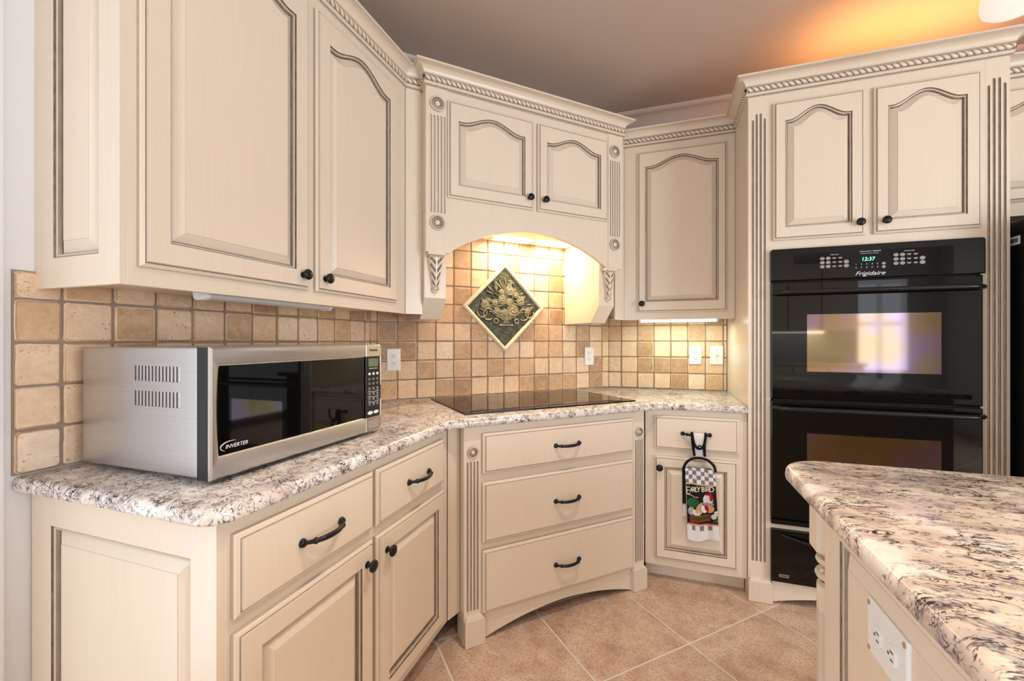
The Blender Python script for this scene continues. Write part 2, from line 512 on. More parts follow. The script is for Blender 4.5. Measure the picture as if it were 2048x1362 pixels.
def text(parent, body, size, x, y, z, mat, name='lettering', align='CENTER', shear=0., sx=1., rot=(PI / 2, 0, 0), loc_raw=None):
    cu = bpy.data.curves.new(name, 'FONT'); cu.body = body; cu.size = size; cu.align_x = align; cu.align_y = 'CENTER'
    cu.extrude = .0003; cu.shear = shear; cu.resolution_u = 3
    t = bpy.data.objects.new(name + '_tmp', cu); C.objects.link(t)
    bpy.context.view_layer.update()
    me = bpy.data.meshes.new_from_object(t.evaluated_get(bpy.context.evaluated_depsgraph_get()))
    bpy.data.objects.remove(t); bpy.data.curves.remove(cu)
    me.materials.clear(); me.materials.append(mat)
    o = bpy.data.objects.new(name, me); C.objects.link(o); o.parent = parent
    off = OFF.get(parent.name, (0, 0, 0))
    o.location = (x - off[0], y - off[1], z - off[2]); o.rotation_euler = rot; o.scale = (sx, 1, 1)
    OFF[o.name] = off
    return o

# ------------------------------------------------------------------ room shell
def shell(name, pts_list, mat, label=None):
    mb = MB()
    for b in pts_list: mb.box(*b)
    o = obj(name, mb, mat); tag(o, label, None, None, 'structure'); return o
RX0, RX1, RY0 = XW, 3.9, -3.3
# floor: grout bed with tiles laid on the diagonal
mb = MB()
mb.box(RX0, RX1, RY0, YW, -.06, -.004, 1)
P = .4667; g2 = .0048
a0, b0 = 2.012 / R2, 1.765 / R2
def clip(poly, f):
    out = []
    for i in range(len(poly)):
        p, q = poly[i], poly[(i + 1) % len(poly)]
        fp, fq = f(p), f(q)
        if fp >= 0: out.append(p)
        if (fp >= 0) != (fq >= 0):
            t = fp / (fp - fq); out.append((p[0] + (q[0] - p[0]) * t, p[1] + (q[1] - p[1]) * t))
    return out
for i in range(-14, 14):
    for j in range(-14, 14):
        ua, ub, va, vb = a0 + i * P + g2, a0 + (i + 1) * P - g2, b0 + j * P + g2, b0 + (j + 1) * P - g2
        # u=(x+y)/r2, v=(y-x)/r2
        def T(e): return [((u - v) / R2, (u + v) / R2) for u, v in ((ua + e, va + e), (ub - e, va + e), (ub - e, vb - e), (ua + e, vb - e))]
        def cl(q):
            for f in (lambda p: p[0] - RX0 - .001, lambda p: RX1 - .001 - p[0], lambda p: p[1] - RY0 - .001, lambda p: YW - .001 - p[1]):
                if len(q) < 3: return []
                q = clip(q, f)
            return q
        A, B = cl(T(0)), cl(T(.0025))
        if len(A) < 3 or len(B) < 3: continue
        if len(A) == len(B):
            mb.loops([[(x, y, -.004) for x, y in A], [(x, y, -.0015) for x, y in A], [(x, y, 0) for x, y in B]], True, 0)
        else:
            mb.F([mb.V(x, y, 0) for x, y in B], 0)
o = obj('floor', mb, [FLOORT, FGROUT]); tag(o, 'tan mottled ceramic floor tiles laid on the diagonal', None, None, 'structure')
shell('ceiling', [(RX0 - .1, RX1 + .1, RY0 - .1, YW + .1, CEIL, CEIL + .08)], CEILP, 'taupe painted ceiling above the cabinets')
WE = .546     # the left wall's cased end
shell('wall_left', [(XW - .12, XW, WE, YW + .1, 0, CEIL)], WALLP, 'white painted wall at the left end of the counter')
LD0, LD1 = -1.25, .26
shell('wall_left_outer', [(XW - .12, XW, RY0, LD0, 0, CEIL), (XW - .12, XW, LD1, WE - .10, 0, CEIL), (XW - .12, XW, LD0, LD1, 2.2, CEIL), (XW - .12, XW, LD0, LD1, 0, .12)], WALLP)
mb = MB()
for k in (0, 1, 2): mb.box(XW - .09, XW - .04, LD0 + (LD1 - LD0 - .06) * k / 2, LD0 + (LD1 - LD0 - .06) * k / 2 + .06, .12, 2.2)
tag(obj('window_4', mb, WALLP), None, None, None, 'structure')
shell('wall_back', [(XW - .1, RX1 + .1, YW, YW + .1, 0, CEIL)], WALLP, 'kitchen wall behind oven and right cabinets')
# corner wall set at 45 degrees
mb = MB()
sa, sb = (XW + (XW + DW * R2)) / R2, ((YW - DW * R2) + YW) / R2
mb.prism([(sa - .04, 0), (sb + .04, 0), (sb + .04, CEIL), (sa - .04, CEIL)], .0005, .05)
o = place(obj('wall_corner', mb, WALLP), diag(DW)); tag(o, 'angled corner wall behind the cooktop', None, None, 'structure')
# cased end of the left wall
mb = MB(); mb.prism([(XW - .13, 0), (XW + .014, 0), (XW + .014, CEIL), (XW - .13, CEIL)], WE - .10, WE - .004)
tag(obj('trim_1', mb, WALLP, bevel=.004), 'white door casing at the far left edge', None, None, 'structure')
Y1, Y2 = -1.8, .6
shell('wall_right', [(RX1, RX1 + .1, RY0, Y1, 0, CEIL), (RX1, RX1 + .1, Y2, YW + .1, 0, CEIL), (RX1, RX1 + .1, Y1, Y2, 0, .10), (RX1, RX1 + .1, Y1, Y2, 2.2, CEIL)], WALLP)
mb = MB()
for k in range(4): mb.box(RX1 + .02, RX1 + .07, Y1 + .78 * k, Y1 + .78 * k + .06, .1, 2.2)
mb.box(RX1 + .02, RX1 + .07, Y1, Y2, 1.47, 1.53)
tag(obj('window_3', mb, WALLP), None, None, None, 'structure')  # unseen window added on this side to bring light onto the cabinet fronts
# rear wall with two windows (behind the viewer)
W1, W2 = (-1.15, .55), (2.85, 3.5); WZ0, WZ1 = .06, 2.15
shell('wall_rear', [(RX0 - .1, W1[0], RY0 - .1, RY0, 0, CEIL), (W1[1], W2[0], RY0 - .1, RY0, 0, CEIL), (W2[1], RX1 + .1, RY0 - .1, RY0, 0, CEIL),
      (W1[0], W1[1], RY0 - .1, RY0, 0, WZ0), (W1[0], W1[1], RY0 - .1, RY0, WZ1, CEIL), (W2[0], W2[1], RY0 - .1, RY0, 0, WZ0), (W2[0], W2[1], RY0 - .1, RY0, WZ1, CEIL)], WALLP)
for k, (wa, wb) in enumerate((W1, W2)):
    mb = MB(); mb.loops([[(x, y, z) for x, z in ((wa + i, WZ0 + i), (wb - i, WZ0 + i), (wb - i, WZ1 - i), (wa + i, WZ1 - i))] for i, y in ((0, RY0 - .06), (0, RY0 + .02), (.05, RY0 + .02), (.05, RY0 - .06))], True, 0, None, False, False)
    mb.box((wa + wb) / 2 - .03, (wa + wb) / 2 + .03, RY0 - .05, RY0 - .01, WZ0 + .04, WZ1 - .04)
    mb.box(wa + .04, wb - .04, RY0 - .045, RY0 - .015, 1.47, 1.53)
    tag(obj('window_%d' % (k + 1), mb, WALLP), None, None, None, 'structure')
mb = MB(); mb.box(1.45, 2.75, RY0 + .001, RY0 + .60, 0, .88); mb.box(1.42, 2.78, RY0 + .001, RY0 + .64, .885, .92)
for x0 in (1.45, 1.885, 2.32):
    mb.box(x0 + .01, x0 + .42, RY0 + .33, RY0 + .35, 1.40, 2.34); mb.box(x0 + .01, x0 + .42, RY0 + .60, RY0 + .62, .12, .84)
mb.box(1.45, 2.75, RY0 + .001, RY0 + .33, 1.38, 2.40)
o = obj('wall_rear_cabinetry', mb, CAB); tag(o, None, None, None, 'structure')
mb = MB(); mb.box(1.7, 2.4, RY0 + .12, RY0 + .18, 1.355, 1.379); o = obj('wall_rear_strip', mb, FLUO); tag(o, None, None, None, 'structure')
# room crown on the ceiling line (seen over the right and left cabinets)
prof = [(0, CEIL - .125), (.012, CEIL - .125), (.014, CEIL - .112)] + [(.014 + .058 * (1 - math.cos(k / 8 * PI / 2)), CEIL - .112 + .085 * math.sin(k / 8 * PI / 2)) for k in range(1, 9)] + [(.078, CEIL - .024), (.085, CEIL - .018), (.085, CEIL - .001), (0, CEIL - .001)]
mb = MB(); sweep(mb, [(XW, WE), (XW, XW + DW * R2), (YW - DW * R2, YW), (RX1, YW)], prof)
tag(obj('trim_2', mb, TRIMP, smooth=30), 'mauve-white crown trim where wall meets ceiling', None, None, 'structure')

# ------------------------------------------------------------------ backsplash
def tiled(fr, name, xl, rows, label, holes=()):
    # xl: joint positions along the wall; rows: joint heights. Face at local y=0, tiles stand out to -.010
    mb = MB(); mb.box(xl[0], xl[-1], -.0035, 0, rows[0], rows[-1], 1)
    rnd = random.Random(13 + len(xl))
    for i in range(len(xl) - 1):
        for j in range(len(rows) - 1):
            gx = .0024 + .0006 * rnd.random()
            x0, x1, z0, z1 = xl[i] + gx, xl[i + 1] - gx, rows[j] + gx, rows[j + 1] - gx
            w, h = x1 - x0, z1 - z0
            if w < .008 or h < .008: continue
            r = min(.0085, w * .3, h * .3) * rnd.uniform(.6, 1.1)
            out = []
            for cx, cz, a in ((x1 - r, z1 - r, 0), (x0 + r, z1 - r, 90), (x0 + r, z0 + r, 180), (x1 - r, z0 + r, 270)):
                for k in range(4):
                    t = math.radians(a + 30 * k); out.append((cx + r * math.cos(t), cz + r * math.sin(t)))
                # a few slightly chipped points along the edge
                nx = {0: (x0 + r, z1 - r + r), 90: (x0, z0 + r), 180: (x1 - r, z0), 270: (x1, z1 - r)}[a]
                p = out[-1]
                for t in (.25, .5, .75): out.append((p[0] + (nx[0] - p[0]) * t, p[1] + (nx[1] - p[1]) * t))
            out = [(px + rnd.uniform(-.0007, .0007), pz + rnd.uniform(-.0007, .0007)) for px, pz in out]
            cx, cz = (x0 + x1) / 2, (z0 + z1) / 2
            def ins(d): return [(cx + (px - cx) * (1 - 2 * d / w), cz + (pz - cz) * (1 - 2 * d / h)) for px, pz in out]
            pr = rnd.uniform(-.0008, .0008)
            mb.loops([[(px, -.003, pz) for px, pz in out], [(px, -.0065, pz) for px, pz in out], [(px, -.0085 + pr, pz) for px, pz in ins(.0015)], [(px, -.0095 + pr, pz) for px, pz in ins(.004)]], True, 0)
    o = place(obj(name, mb, [TRAV, GROUT], smooth=12), fr)
    return tag(o, label, None, None, 'structure')
rows = [ZC + .001 + .1035 * k for k in range(5)]
LW = Fr(XW, 0, 90)
tiled(LW, 'backsplash', [.5555, .642, .748, .853, .959, 1.065, 1.170, 1.276, 1.381, 1.487, 1.592, 1.698, 1.803, XW + DW * R2 - .001], rows + [1.408], 'tumbled travertine tile backsplash on left wall behind the microwave')
tiled(diag(DW), 'backsplash', [sa + .001] + [.343 + .1042 * k for k in range(15)] + [sb - .001], rows + [rows[-1] + .1035 * k for k in range(1, 6)], 'tumbled travertine tile backsplash on angled wall behind the cooktop')
tiled(Fr(0, YW, 0), 'backsplash', [YW - DW * R2 + .001, -.232, -.128, -.0245, .079, .182, .286, .389, .410], rows + [1.40], 'tumbled travertine tile backsplash on right wall beside the oven cabinet')

# ------------------------------------------------------------------ cabinets
def xprism(mb, poly, x0, x1, m=0):
    mb.loops([[(x0, y, z) for y, z in poly], [(x1, y, z) for y, z in poly]], True, m, None, True, True)
def end_panel(parent, mp, a0, a1, z0, z1, op, name='end_panel'):
    oa0, oa1, oz0, oz1 = op
    def R(i, d): return rect(a0 + i, a1 - i, z0 + i, z1 - i, d, 1)
    def A(i, d): return rect(oa0 + i, oa1 - i, oz0 + i, oz1 - i, d, 1)
    L = [R(0, 0), R(0, -.014), A(0, -.014), A(.0013, -.008), A(.004, -.011), A(.0085, -.0095), A(.0092, -.0012), A(.0118, -.0008), A(.0128, -.0012), A(.037, -.0125), A(.0385, -.0138)]
    L = [[mp(*p) for p in l] for l in L]
    mb = MB(); mb.loops(L, True, 0, [0, 0, .9, .1, .25, .6, 1., .4, 0, .15])
    return obj(name, mb, CAB, parent, smooth=14)

# --- left base cabinet
t = thing('base_cabinet', 'cream glazed base cabinet under the microwave with two doors below two drawers', 'cabinet', FL, .588)
mb = MB(); xprism(mb, [(0, .113), (0, ZB - .001), (.600, ZB - .001), (.600, 0), (.075, 0), (.075, .113)], .602, 1.533)
obj('body', mb, CAB, t, bevel=.0012)
end_panel(t, lambda a, d, z: (.602 + d, a, z), 0.0, .612, .001, ZB - .001, (.071, .535, .15, .811))
for (x0, x1, kx) in ((.6159, 1.0468, 1.012), (1.062, 1.485, 1.106)):
    d = slab(t, x0, x1, .6895, .858); pull(d, (x0 + x1) / 2 + (.01 if x0 < 1 else .016), .771)
    d = door(t, x0, x1, .1448, .6597, st=.056, bot=.05, topc=.055); knob(d, kx, .603)
# --- corner drawer cabinet under the cooktop
t = thing('drawer_cabinet', 'cream corner cabinet with three wide drawers under the black cooktop', 'cabinet', FD, 1.063)
mb = MB(); mb.box(.5845, 1.541, .0165, .55, .114, ZB - .001)
obj('body', mb, CAB, t, bevel=.0012)
mb = MB(); mb.box(.655, 1.470, .0005, .0165, .100, ZB - .001); obj('face_frame', mb, CAB, t)
for (x0, x1, xs, rx) in ((.583, .655, (.599, .6135, .628, .6425), .621), (1.470, 1.5424, (1.4905, 1.504, 1.5175, 1.531), 1.511)):
    p = fluted(t, x0, x1, .100, ZB - .001, [(x, .133, .745) for x in xs], .0075, .004)
    rosette(p, rx, .784, .024)
plinth(t, .581, .669, .116, -.024, .075); plinth(t, 1.458, 1.544, .116, -.024, .075)
for z0, z1, pz in ((.691, .8587, .773), (.4065, .6546, .525), (.1167, .3745, .241)):
    d = slab(t, .6608, 1.4635, z0, z1); pull(d, 1.071, pz, .062)
skirt(t, .668, 1.459, .114, .004, .063, 0, .016)
mb = MB(); mb.prism([(.52, .113), (.5822, .113), (.5822, ZB - .001), (.52, ZB - .001)], .015, .02)
mb.v = [(x, y + (x - .52) * .55, z) for x, y, z in mb.v]
obj('filler_strip', mb, CAB, t)
mb = MB(); mb.prism([(1.544, .085), (1.592, .085), (1.592, ZB - .001), (1.544, ZB - .001)], .05, .06)
obj('filler_strip', mb, CAB, t)
# --- right base cabinet
t = thing('base_cabinet', 'narrow cream base cabinet with one drawer and one door behind the hanging towel', 'cabinet', FR, .17)
mb = MB(); xprism(mb, [(0, .085), (0, ZB - .001), (.60, ZB - .001), (.60, 0), (.07, 0), (.07, .085)], -.062, .410)
obj('body', mb, CAB, t, bevel=.0012)
dr = slab(t, -.0172, .3748, .687, .8583); pull(dr, .181, .775, .062)
d = door(t, -.0172, .369, .1246, .6505, st=.049, bot=.051, topc=.051); knob(d, .009, .596)
# --- tall oven cabinet
t = thing('oven_cabinet', 'tall cream cabinet with fluted sides housing the black double oven', 'cabinet', FO, .888)
mb = MB()
def rr(x0, x1, z0, z1, y): return [(x0, y, z0), (x1, y, z0), (x1, y, z1), (x0, y, z1)]
mb.loops([rr(.412, 1.364, .10, 2.498, .64), rr(.412, 1.364, .10, 2.498, .0165), rr(.507, 1.272, .1101, 1.66, .0165), rr(.507, 1.272, .1101, 1.66, .60)], True, 0, None, False, True)
mb.F([mb.V(*p) for p in rr(.412, 1.364, .10, 2.498, .64)])
obj('body', mb, CAB, t)
mb = MB(); mb.loops([rr(.5062, 1.2868, .100, 2.498, .0165), rr(.5062, 1.2868, .100, 2.498, .0005), rr(.507, 1.272, .1101, 1.66, .0005), rr(.507, 1.272, .1101, 1.66, .0165)], True, 0, None, False, False)
obj('face_frame', mb, CAB, t)
mb = MB(); mb.box(.507, 1.272, .0008, .0165, .356, .382); obj('rail', mb, CAB, t)
for x0, x1, xs in ((.412, .506, (.432, .448, .465, .482)), (1.287, 1.364, (1.297, 1.314, 1.331, 1.348))):
    fluted(t, x0, x1, .100, 2.498, [(xs[0], .185, 2.30), (xs[1], .185, 2.327), (xs[2], .185, 2.327), (xs[3], .185, 2.302)], .0095, .005)
plinth(t, .411, .512, .107, -.021, .075); plinth(t, 1.268, 1.366, .107, -.021, .075)
skirt(t, .512, 1.268, .1085, .004, .058, 0, .016)
for x0, x1, kx in ((.5138, .8708, .847), (.9025, 1.2691, .940)):
    d = door(t, x0, x1, 1.7132, 2.3608, st=.049, bot=.057, topc=.092, rise=.052); knob(d, kx, 1.766)
crown(t, [(.412, .31), (.412, 0), (1.364, 0), (1.364, .30)])
# --- upper cabinet, left
t = thing('wall_cabinet', 'cream two-door wall cabinet hanging above the microwave', 'cabinet', FLU, 1.145, 0, 1.366)
mb = MB(); xprism(mb, [(0, 1.366), (0, 2.498), (.306, 2.498), (.306, 1.384), (.02, 1.384), (.02, 1.366)], .609, 1.694)
obj('body', mb, CAB, t, bevel=.0012)
end_panel(t, lambda a, d, z: (.609 + d, a, z), 0., .3165, 1.366, 2.498, (.072, .241, 1.436, 2.30))
for x0, x1, kx in ((.627, 1.112, 1.080), (1.1425, 1.613, 1.177)):
    d = door(t, x0, x1, 1.4086, 2.368, st=.058, bot=.061, topc=.092, rise=.052); knob(d, kx, 1.455)
crown(t, [(.595, .31), (.595, 0), (1.694, 0)])
# --- hood cabinet
t = thing('hood_cabinet', 'cream mantel hood cabinet with arched opening over the cooktop', 'range hood', FDU, 1.07, 0, 1.345)
n = 30; R_ = .811
poly = [(.499, 2.498), (.499, 1.65), (.612, 1.65)]
poly += [(.613 + .914 * k / n, 1.796 - R_ + math.sqrt(R_ * R_ - (.613 + .914 * k / n - 1.07) ** 2)) for k in range(n + 1)]
poly += [(1.528, 1.65), (1.641, 1.65), (1.641, 2.498)]
mb = MB(); mb.prism(poly, 0, .022); obj('arched_valance', mb, CAB, t, bevel=.0015)
mb = MB(); mb.box(.499, 1.641, .0225, .385, 1.842, 2.498); obj('body', mb, CAB, t)
for sx0, sx1 in ((.4995, .604), (1.50, 1.605)):
    mb = MB(); xprism(mb, [(.026, 1.649), (.026, 1.441), (.106, 1.345), (.381, 1.345), (.381, 1.8415), (.0225, 1.8415), (.0225, 1.649)], sx0, sx1)
    leg = obj('side_bracket', mb, CAB, t, bevel=.0015)
for x0, x1, xs, rx in ((.499, .599, (.5225, .5385, .5545, .5705, .5865), .553), (1.541, 1.641, (1.555, 1.571, 1.587, 1.603, 1.619), 1.586)):
    p = fluted(t, x0, x1, 1.651, 2.42, [(x, 1.832, 2.282 if x0 < 1 else 2.262) for x in xs], .0085, .0045, y=-.004, yb=0)
    rosette(p, rx, 2.335 if x0 < 1 else 2.316, .036, -.004); rosette(p, rx, 1.787, .036, -.004)
for x0, x1, kx in ((.600, 1.055, 1.028), (1.081, 1.529, 1.117)):
    d = door(t, x0, x1, 1.910, 2.362, st=.051, bot=.059, topc=.092, rise=.045); knob(d, kx, 1.967)
mb = MB(); mb.box(.420, .4985, .060, .075, 1.366, 2.498); obj('filler_strip', mb, CAB, t)
mb = MB(); mb.box(1.6415, 1.748, .060, .075, 1.366, 2.498)
mb.v = [(x, y + (x - 1.6415) * .4, z) for x, y, z in mb.v]; obj('filler_strip', mb, CAB, t)
crown(t, [(.499, .06), (.499, -.004), (1.641, -.004), (1.641, .06)])
crown(t, [(.421, .060), (.4985, .060)])
def acanthus(parent, xc, y0, zt, zb, hw):
    # carved leaf corbel: a tapering relief with a moulded cap
    mb = MB(); NX, NZ = 34, 80
    ids = []
    for j in range(NZ + 1):
        v = j / NZ; z = zt - .022 - (zt - .022 - zb) * v
        w = hw * (.86 - .50 * min(1, v / .80) ** .9) if v < .80 else hw * (.36 + .10 * math.sin((v - .80) / .2 * PI)) * math.sqrt(max(.0, 1 - max(0, (v - .88) / .12) ** 2) + .002)
        row = []
        for i in range(NX + 1):
            u = -1 + 2 * i / NX
            body = (.030 * (1 - .55 * v) + .002) * math.sqrt(max(0, 1 - .55 * u * u))
            if v < .78:
                vein = 1.0 * abs(u) ** 1.4 + v * 4.4
                rel = .0048 * math.sin(2 * PI * vein) * min(1, abs(u) * 4)
                if abs(u) < .13: rel = .0035
                if abs(u) > .9: rel = .001
            else:
                rr_ = math.hypot(u, (v - .87) / .075)
                rel = .003 * math.cos(rr_ * 4.2)
            gl = max(0., min(1., -rel / .0042)) if v < .78 else (.5 if rel < -.0015 else 0)
            edge = 0 if abs(u) < 1 else 1
            row.append((mb.V(xc + w * u, y0 if edge else y0 - body - rel, z), gl))
        ids.append(row)
    for j in range(NZ):
        for i in range(NX):
            q = (ids[j][i], ids[j][i + 1], ids[j + 1][i + 1], ids[j + 1][i])
            mb.F([a[0] for a in q], 0, min(.9, sum(a[1] for a in q) / 4 * 1.2))
    o = obj('carved_corbel', mb, CAB, parent, smooth=60)
    mc = MB()
    mc.loops([[(xc - w, y0, z), (xc + w, y0, z), (xc + w, y0 - d, z), (xc - w, y0 - d, z)] for w, d, z in ((hw * .80, .030, zt - .024), (hw * .86, .034, zt - .018), (hw * .84, .033, zt - .015), (hw, .040, zt - .011), (hw, .040, zt))], True, 0, [.4, .5, .3, 0], True, True)
    obj('corbel_cap', mc, CAB, o)
acanthus(t, .549, .0255, 1.6485, 1.462, .040)
acanthus(t, 1.556, .0255, 1.6485, 1.462, .040)
# --- upper cabinet, right
t = thing('wall_cabinet', 'cream single-door wall cabinet between the hood and oven cabinet', 'cabinet', FRU, .11, 0, 1.366)
mb = MB(); xprism(mb, [(0, 1.366), (0, 2.498), (.280, 2.498), (.280, 1.384), (.02, 1.384), (.02, 1.366)], -.1925, .411)
obj('body', mb, CAB, t, bevel=.0012)
d = door(t, -.1165, .3705, 1.4095, 2.367, st=.045, bot=.062, topc=.092, rise=.05); knob(d, -.089, 1.461)
crown(t, [(-.235, -.017), (-.1925, 0), (.411, 0)])
# --- cabinet over the refrigerator
t = thing('wall_cabinet', 'cream cabinet above the refrigerator at the right edge', 'cabinet', FF, 1.80, 0, 1.797)
mb = MB(); mb.box(1.3655, 2.30, 0, .42, 1.797, 2.498); obj('body', mb, CAB, t, bevel=.0012)
for x0, x1, kx in ((1.385, 1.82, 1.79), (1.84, 2.28, 1.87)):
    d = door(t, x0, x1, 1.858, 2.362, st=.05, bot=.055, topc=.092, rise=.05); knob(d, kx, 1.90)
crown(t, [(1.3655, 0), (2.30, 0)])

# ------------------------------------------------------------------ granite tops
def fillet(poly, rad, n=8):
    out = []
    for i, p in enumerate(poly):
        r = rad.get(i, 0)
        if not r: out.append(p); continue
        P_, A, B = Vector(p), Vector(poly[i - 1]), Vector(poly[(i + 1) % len(poly)])
        a, b = (A - P_).normalized(), (B - P_).normalized()
        ang = a.angle(b); d = r / math.tan(ang / 2)
        s, e = P_ + a * d, P_ + b * d
        cen = P_ + (a + b).normalized() * (r / math.sin(ang / 2))
        va, vb = s - cen, e - cen
        tot = va.angle_signed(vb)
        for k in range(n + 1):
            tt = -tot * k / n
            out.append((cen.x + va.x * math.cos(tt) - va.y * math.sin(tt), cen.y + va.x * math.sin(tt) + va.y * math.cos(tt)))
    return out
def slabtop(name, poly, zb, zt, mat, k=1.):
    # counter-clockwise outline with an eased edge
    n = len(poly); P_ = [Vector(p) for p in poly]
    nor = []
    for i in range(n):
        d0 = (P_[i] - P_[i - 1]).normalized(); d1 = (P_[(i + 1) % n] - P_[i]).normalized()
        b = Vector((d0.y, -d0.x)) + Vector((d1.y, -d1.x)); nor.append(b / max(.3, 1 + d0.dot(d1)))
    prof = [(-.006, zb), (-.0015, zb + .003 * k), (0, zb + .008 * k), (0, zt - .018 * k), (-.0012, zt - .011 * k), (-.004, zt - .0055 * k), (-.008, zt - .002 * k), (-.014, zt)]
    mb = MB()
    mb.loops([[(P_[i].x + nor[i].x * o, P_[i].y + nor[i].y * o, z) for i in range(n)] for o, z in prof], True, 0, None, True, True)
    return obj(name, mb, mat, smooth=40)
cpoly = [(XW + .001, .556), (-.772, .556), (-.772, 1.5007), (.0183, 2.291), (.4095, 2.291), (.4095, YW - .0005), (YW - DW * R2 + .0003, YW - .0005), (XW + .001, XW + DW * R2 - .0005)]
cpoly = fillet(cpoly, {1: .055, 2: .10, 3: .10})
o = slabtop('countertop', cpoly, ZB, ZC, GRAN)
tag(o, 'speckled white granite countertop running round the corner under the cooktop', 'countertop')
ipoly = fillet([(.303, 1.326), (.303, -.42), (1.75, -.42), (1.75, 1.326)], {0: .105}, 14)
o = slabtop('countertop', ipoly, ZB, ZC + .001, GRANI)
tag(o, 'veined granite island countertop in the right foreground', 'countertop')

# ------------------------------------------------------------------ island
FI = Fr(.345, 0, -90)
t = thing('kitchen_island', 'cream panelled island with turned corner post, right foreground', 'kitchen island', FI, -.45)
mb = MB()
mb.prism([(-1.10, 0.001), (.34, 0.001), (.34, ZB - .001), (-1.10, ZB - .001)], .0145, 1.35)
obj('body', mb, CAB, t)
mb = MB(); mb.box(-1.265, -1.1005, .10, 1.35, .001, ZB - .001); obj('end_body', mb, CAB, t)
end_panel(t, lambda a, d, z: (a, .0145 + d, z), -1.10, .34, .001, ZB - .001, (-1.02, .27, .15, .842), 'side_panel')
px, py = -1.175, .046
mb = MB()
mb.loops([[(px + a, py + b, z) for a, b in ((-h, -h + c), (-h + c, -h), (h - c, -h), (h, -h + c), (h, h - c), (h - c, h), (-h + c, h), (-h, h - c))] for h, c, z in ((.046, .022, ZB - .001), (.046, .022, .757), (.043, .022, .752), (.036, .02, .748))], True, 0, [0, .3, .3], True, True)
post = obj('corner_post', mb, CAB, t)
mb = MB()
mb.lathe((px, py, 0), (0, 0, 1), [(.030, .7475), (.030, .742), (.038, .737), (.040, .730), (.037, .724), (.027, .719), (.026, .713), (.038, .706), (.0415, .698), (.038, .690), (.030, .684), (.028, .680)], 24, 0, [.1, .6, .1, 0, .3, .7, .5, .2, 0, .4, .6])
obj('turned_bead', mb, CAB, post, smooth=50)
mb = MB(); K = 48
def ring(r, z, fl): return [(px + (r - fl * .004 * max(0, math.cos(12 * 2 * PI * k / K)) ** 2) * math.cos(2 * PI * k / K), py + (r - fl * .004 * max(0, math.cos(12 * 2 * PI * k / K)) ** 2) * math.sin(2 * PI * k / K), z) for k in range(K)]
mb.loops([ring(.031, .682, 0), ring(.037, .674, 0), ring(.037, .630, 0), ring(.037, .615, 1), ring(.037, .12, 1), ring(.037, .10, 0), ring(.044, .09, 0), ring(.044, .002, 0)], True, 0, [.4, 0, 0, .12, 0, .4, 0])
obj('column', mb, CAB, post, smooth=40)

def receptacle(parent, x, z, y, rot=False, s=1.):
    mb = MB(); n = 20
    pts = []
    for k in range(n):
        a = 2 * PI * k / n; px_, pz_ = .0165 * math.cos(a), .0155 * math.sin(a)
        pz_ = max(-.0125, min(.0125, pz_))
        pts.append((px_, pz_))
    if rot: pts = [(b, -a) for a, b in pts]
    mb.loops([[(x + a, y, z + b) for a, b in pts], [(x + a, y - .0022, z + b) for a, b in pts], [(x + a * .94, y - .0028, z + b * .94) for a, b in pts]])
    o = obj('receptacle', mb, WHITEPL, parent, smooth=30)
    ms = MB()
    for a, b, w, h in ((-.0063, .003, .0012, .0046), (.0063, .003, .0012, .0038), (0, -.0065, .0021, .0024)):
        if rot: a, b, w, h = b, -a, h, w
        ms.box(x + a - w, x + a + w, y - .0031, y - .0026, z + b - h, z + b + h)
    obj('slots', ms, SLOT, o)
    return o
def plate(fr, name, label, cat, x, z, w=.072, h=.118, y=-.0105, group=None):
    t = thing(name, label, cat, fr, x, y, z, group)
    mb = MB()
    def q(i, yy): return [(x - w / 2 + i, yy, z - h / 2 + i), (x + w / 2 - i, yy, z - h / 2 + i), (x + w / 2 - i, yy, z + h / 2 - i), (x - w / 2 + i, yy, z + h / 2 - i)]
    mb.loops([q(0, y), q(0, y - .003), q(.0035, y - .0062)], True, 0, None, True, True)
    obj('cover_plate', mb, WHITEPL, t, bevel=.001)
    return t
def outlet(fr, label, x, z, y=-.0105):
    t = plate(fr, 'outlet', label, 'electrical outlet', x, z, y=y)
    for dz in (.0195, -.0195): receptacle(t, x, z + dz, y - .006)
    mb = MB(); mb.lathe((x, y - .006, z), (0, -1, 0), [(.0028, 0), (.0028, .001), (0, .0015)], 10); obj('screw', mb, WHITEPL, t)
    return t
outlet(diag(DW), 'white outlet on the tile just right of the microwave', .4265, 1.1405)
outlet(diag(DW), 'white outlet on the tile at the right end of the angled wall', 1.6935, 1.1395)
outlet(Fr(0, YW, 0), 'white outlet left of the light switch under the right cabinet', .227, 1.1485)
t = plate(Fr(0, YW, 0), 'light_switch', 'white toggle light switch beside the oven cabinet', 'light switch', .350, 1.150, w=.074)
mb = MB(); mb.box(.3448, .3552, -.0185, -.0166, 1.138, 1.162); o = obj('switch_slot', mb, simple('switch_yoke', (.6, .6, .58), .4), t)
mb = MB(); mb.loops([[(.350 + a * w, y, 1.151 + dz + b * h) for a, b in ((-1, -1), (1, -1), (1, 1), (-1, 1))] for w, h, y, dz in ((.004, .008, -.018, 0), (.0035, .005, -.026, .004), (.003, .003, -.029, .006))], True, 0, None, True, True)
obj('toggle', mb, WHITEPL, t)
for dz in (.030, -.030):
    mb = MB(); mb.lathe((.350, -.0165, 1.150 + dz), (0, -1, 0), [(.003, 0), (.003, .001), (0, .0015)], 10); obj('screw', mb, STEELX, t)
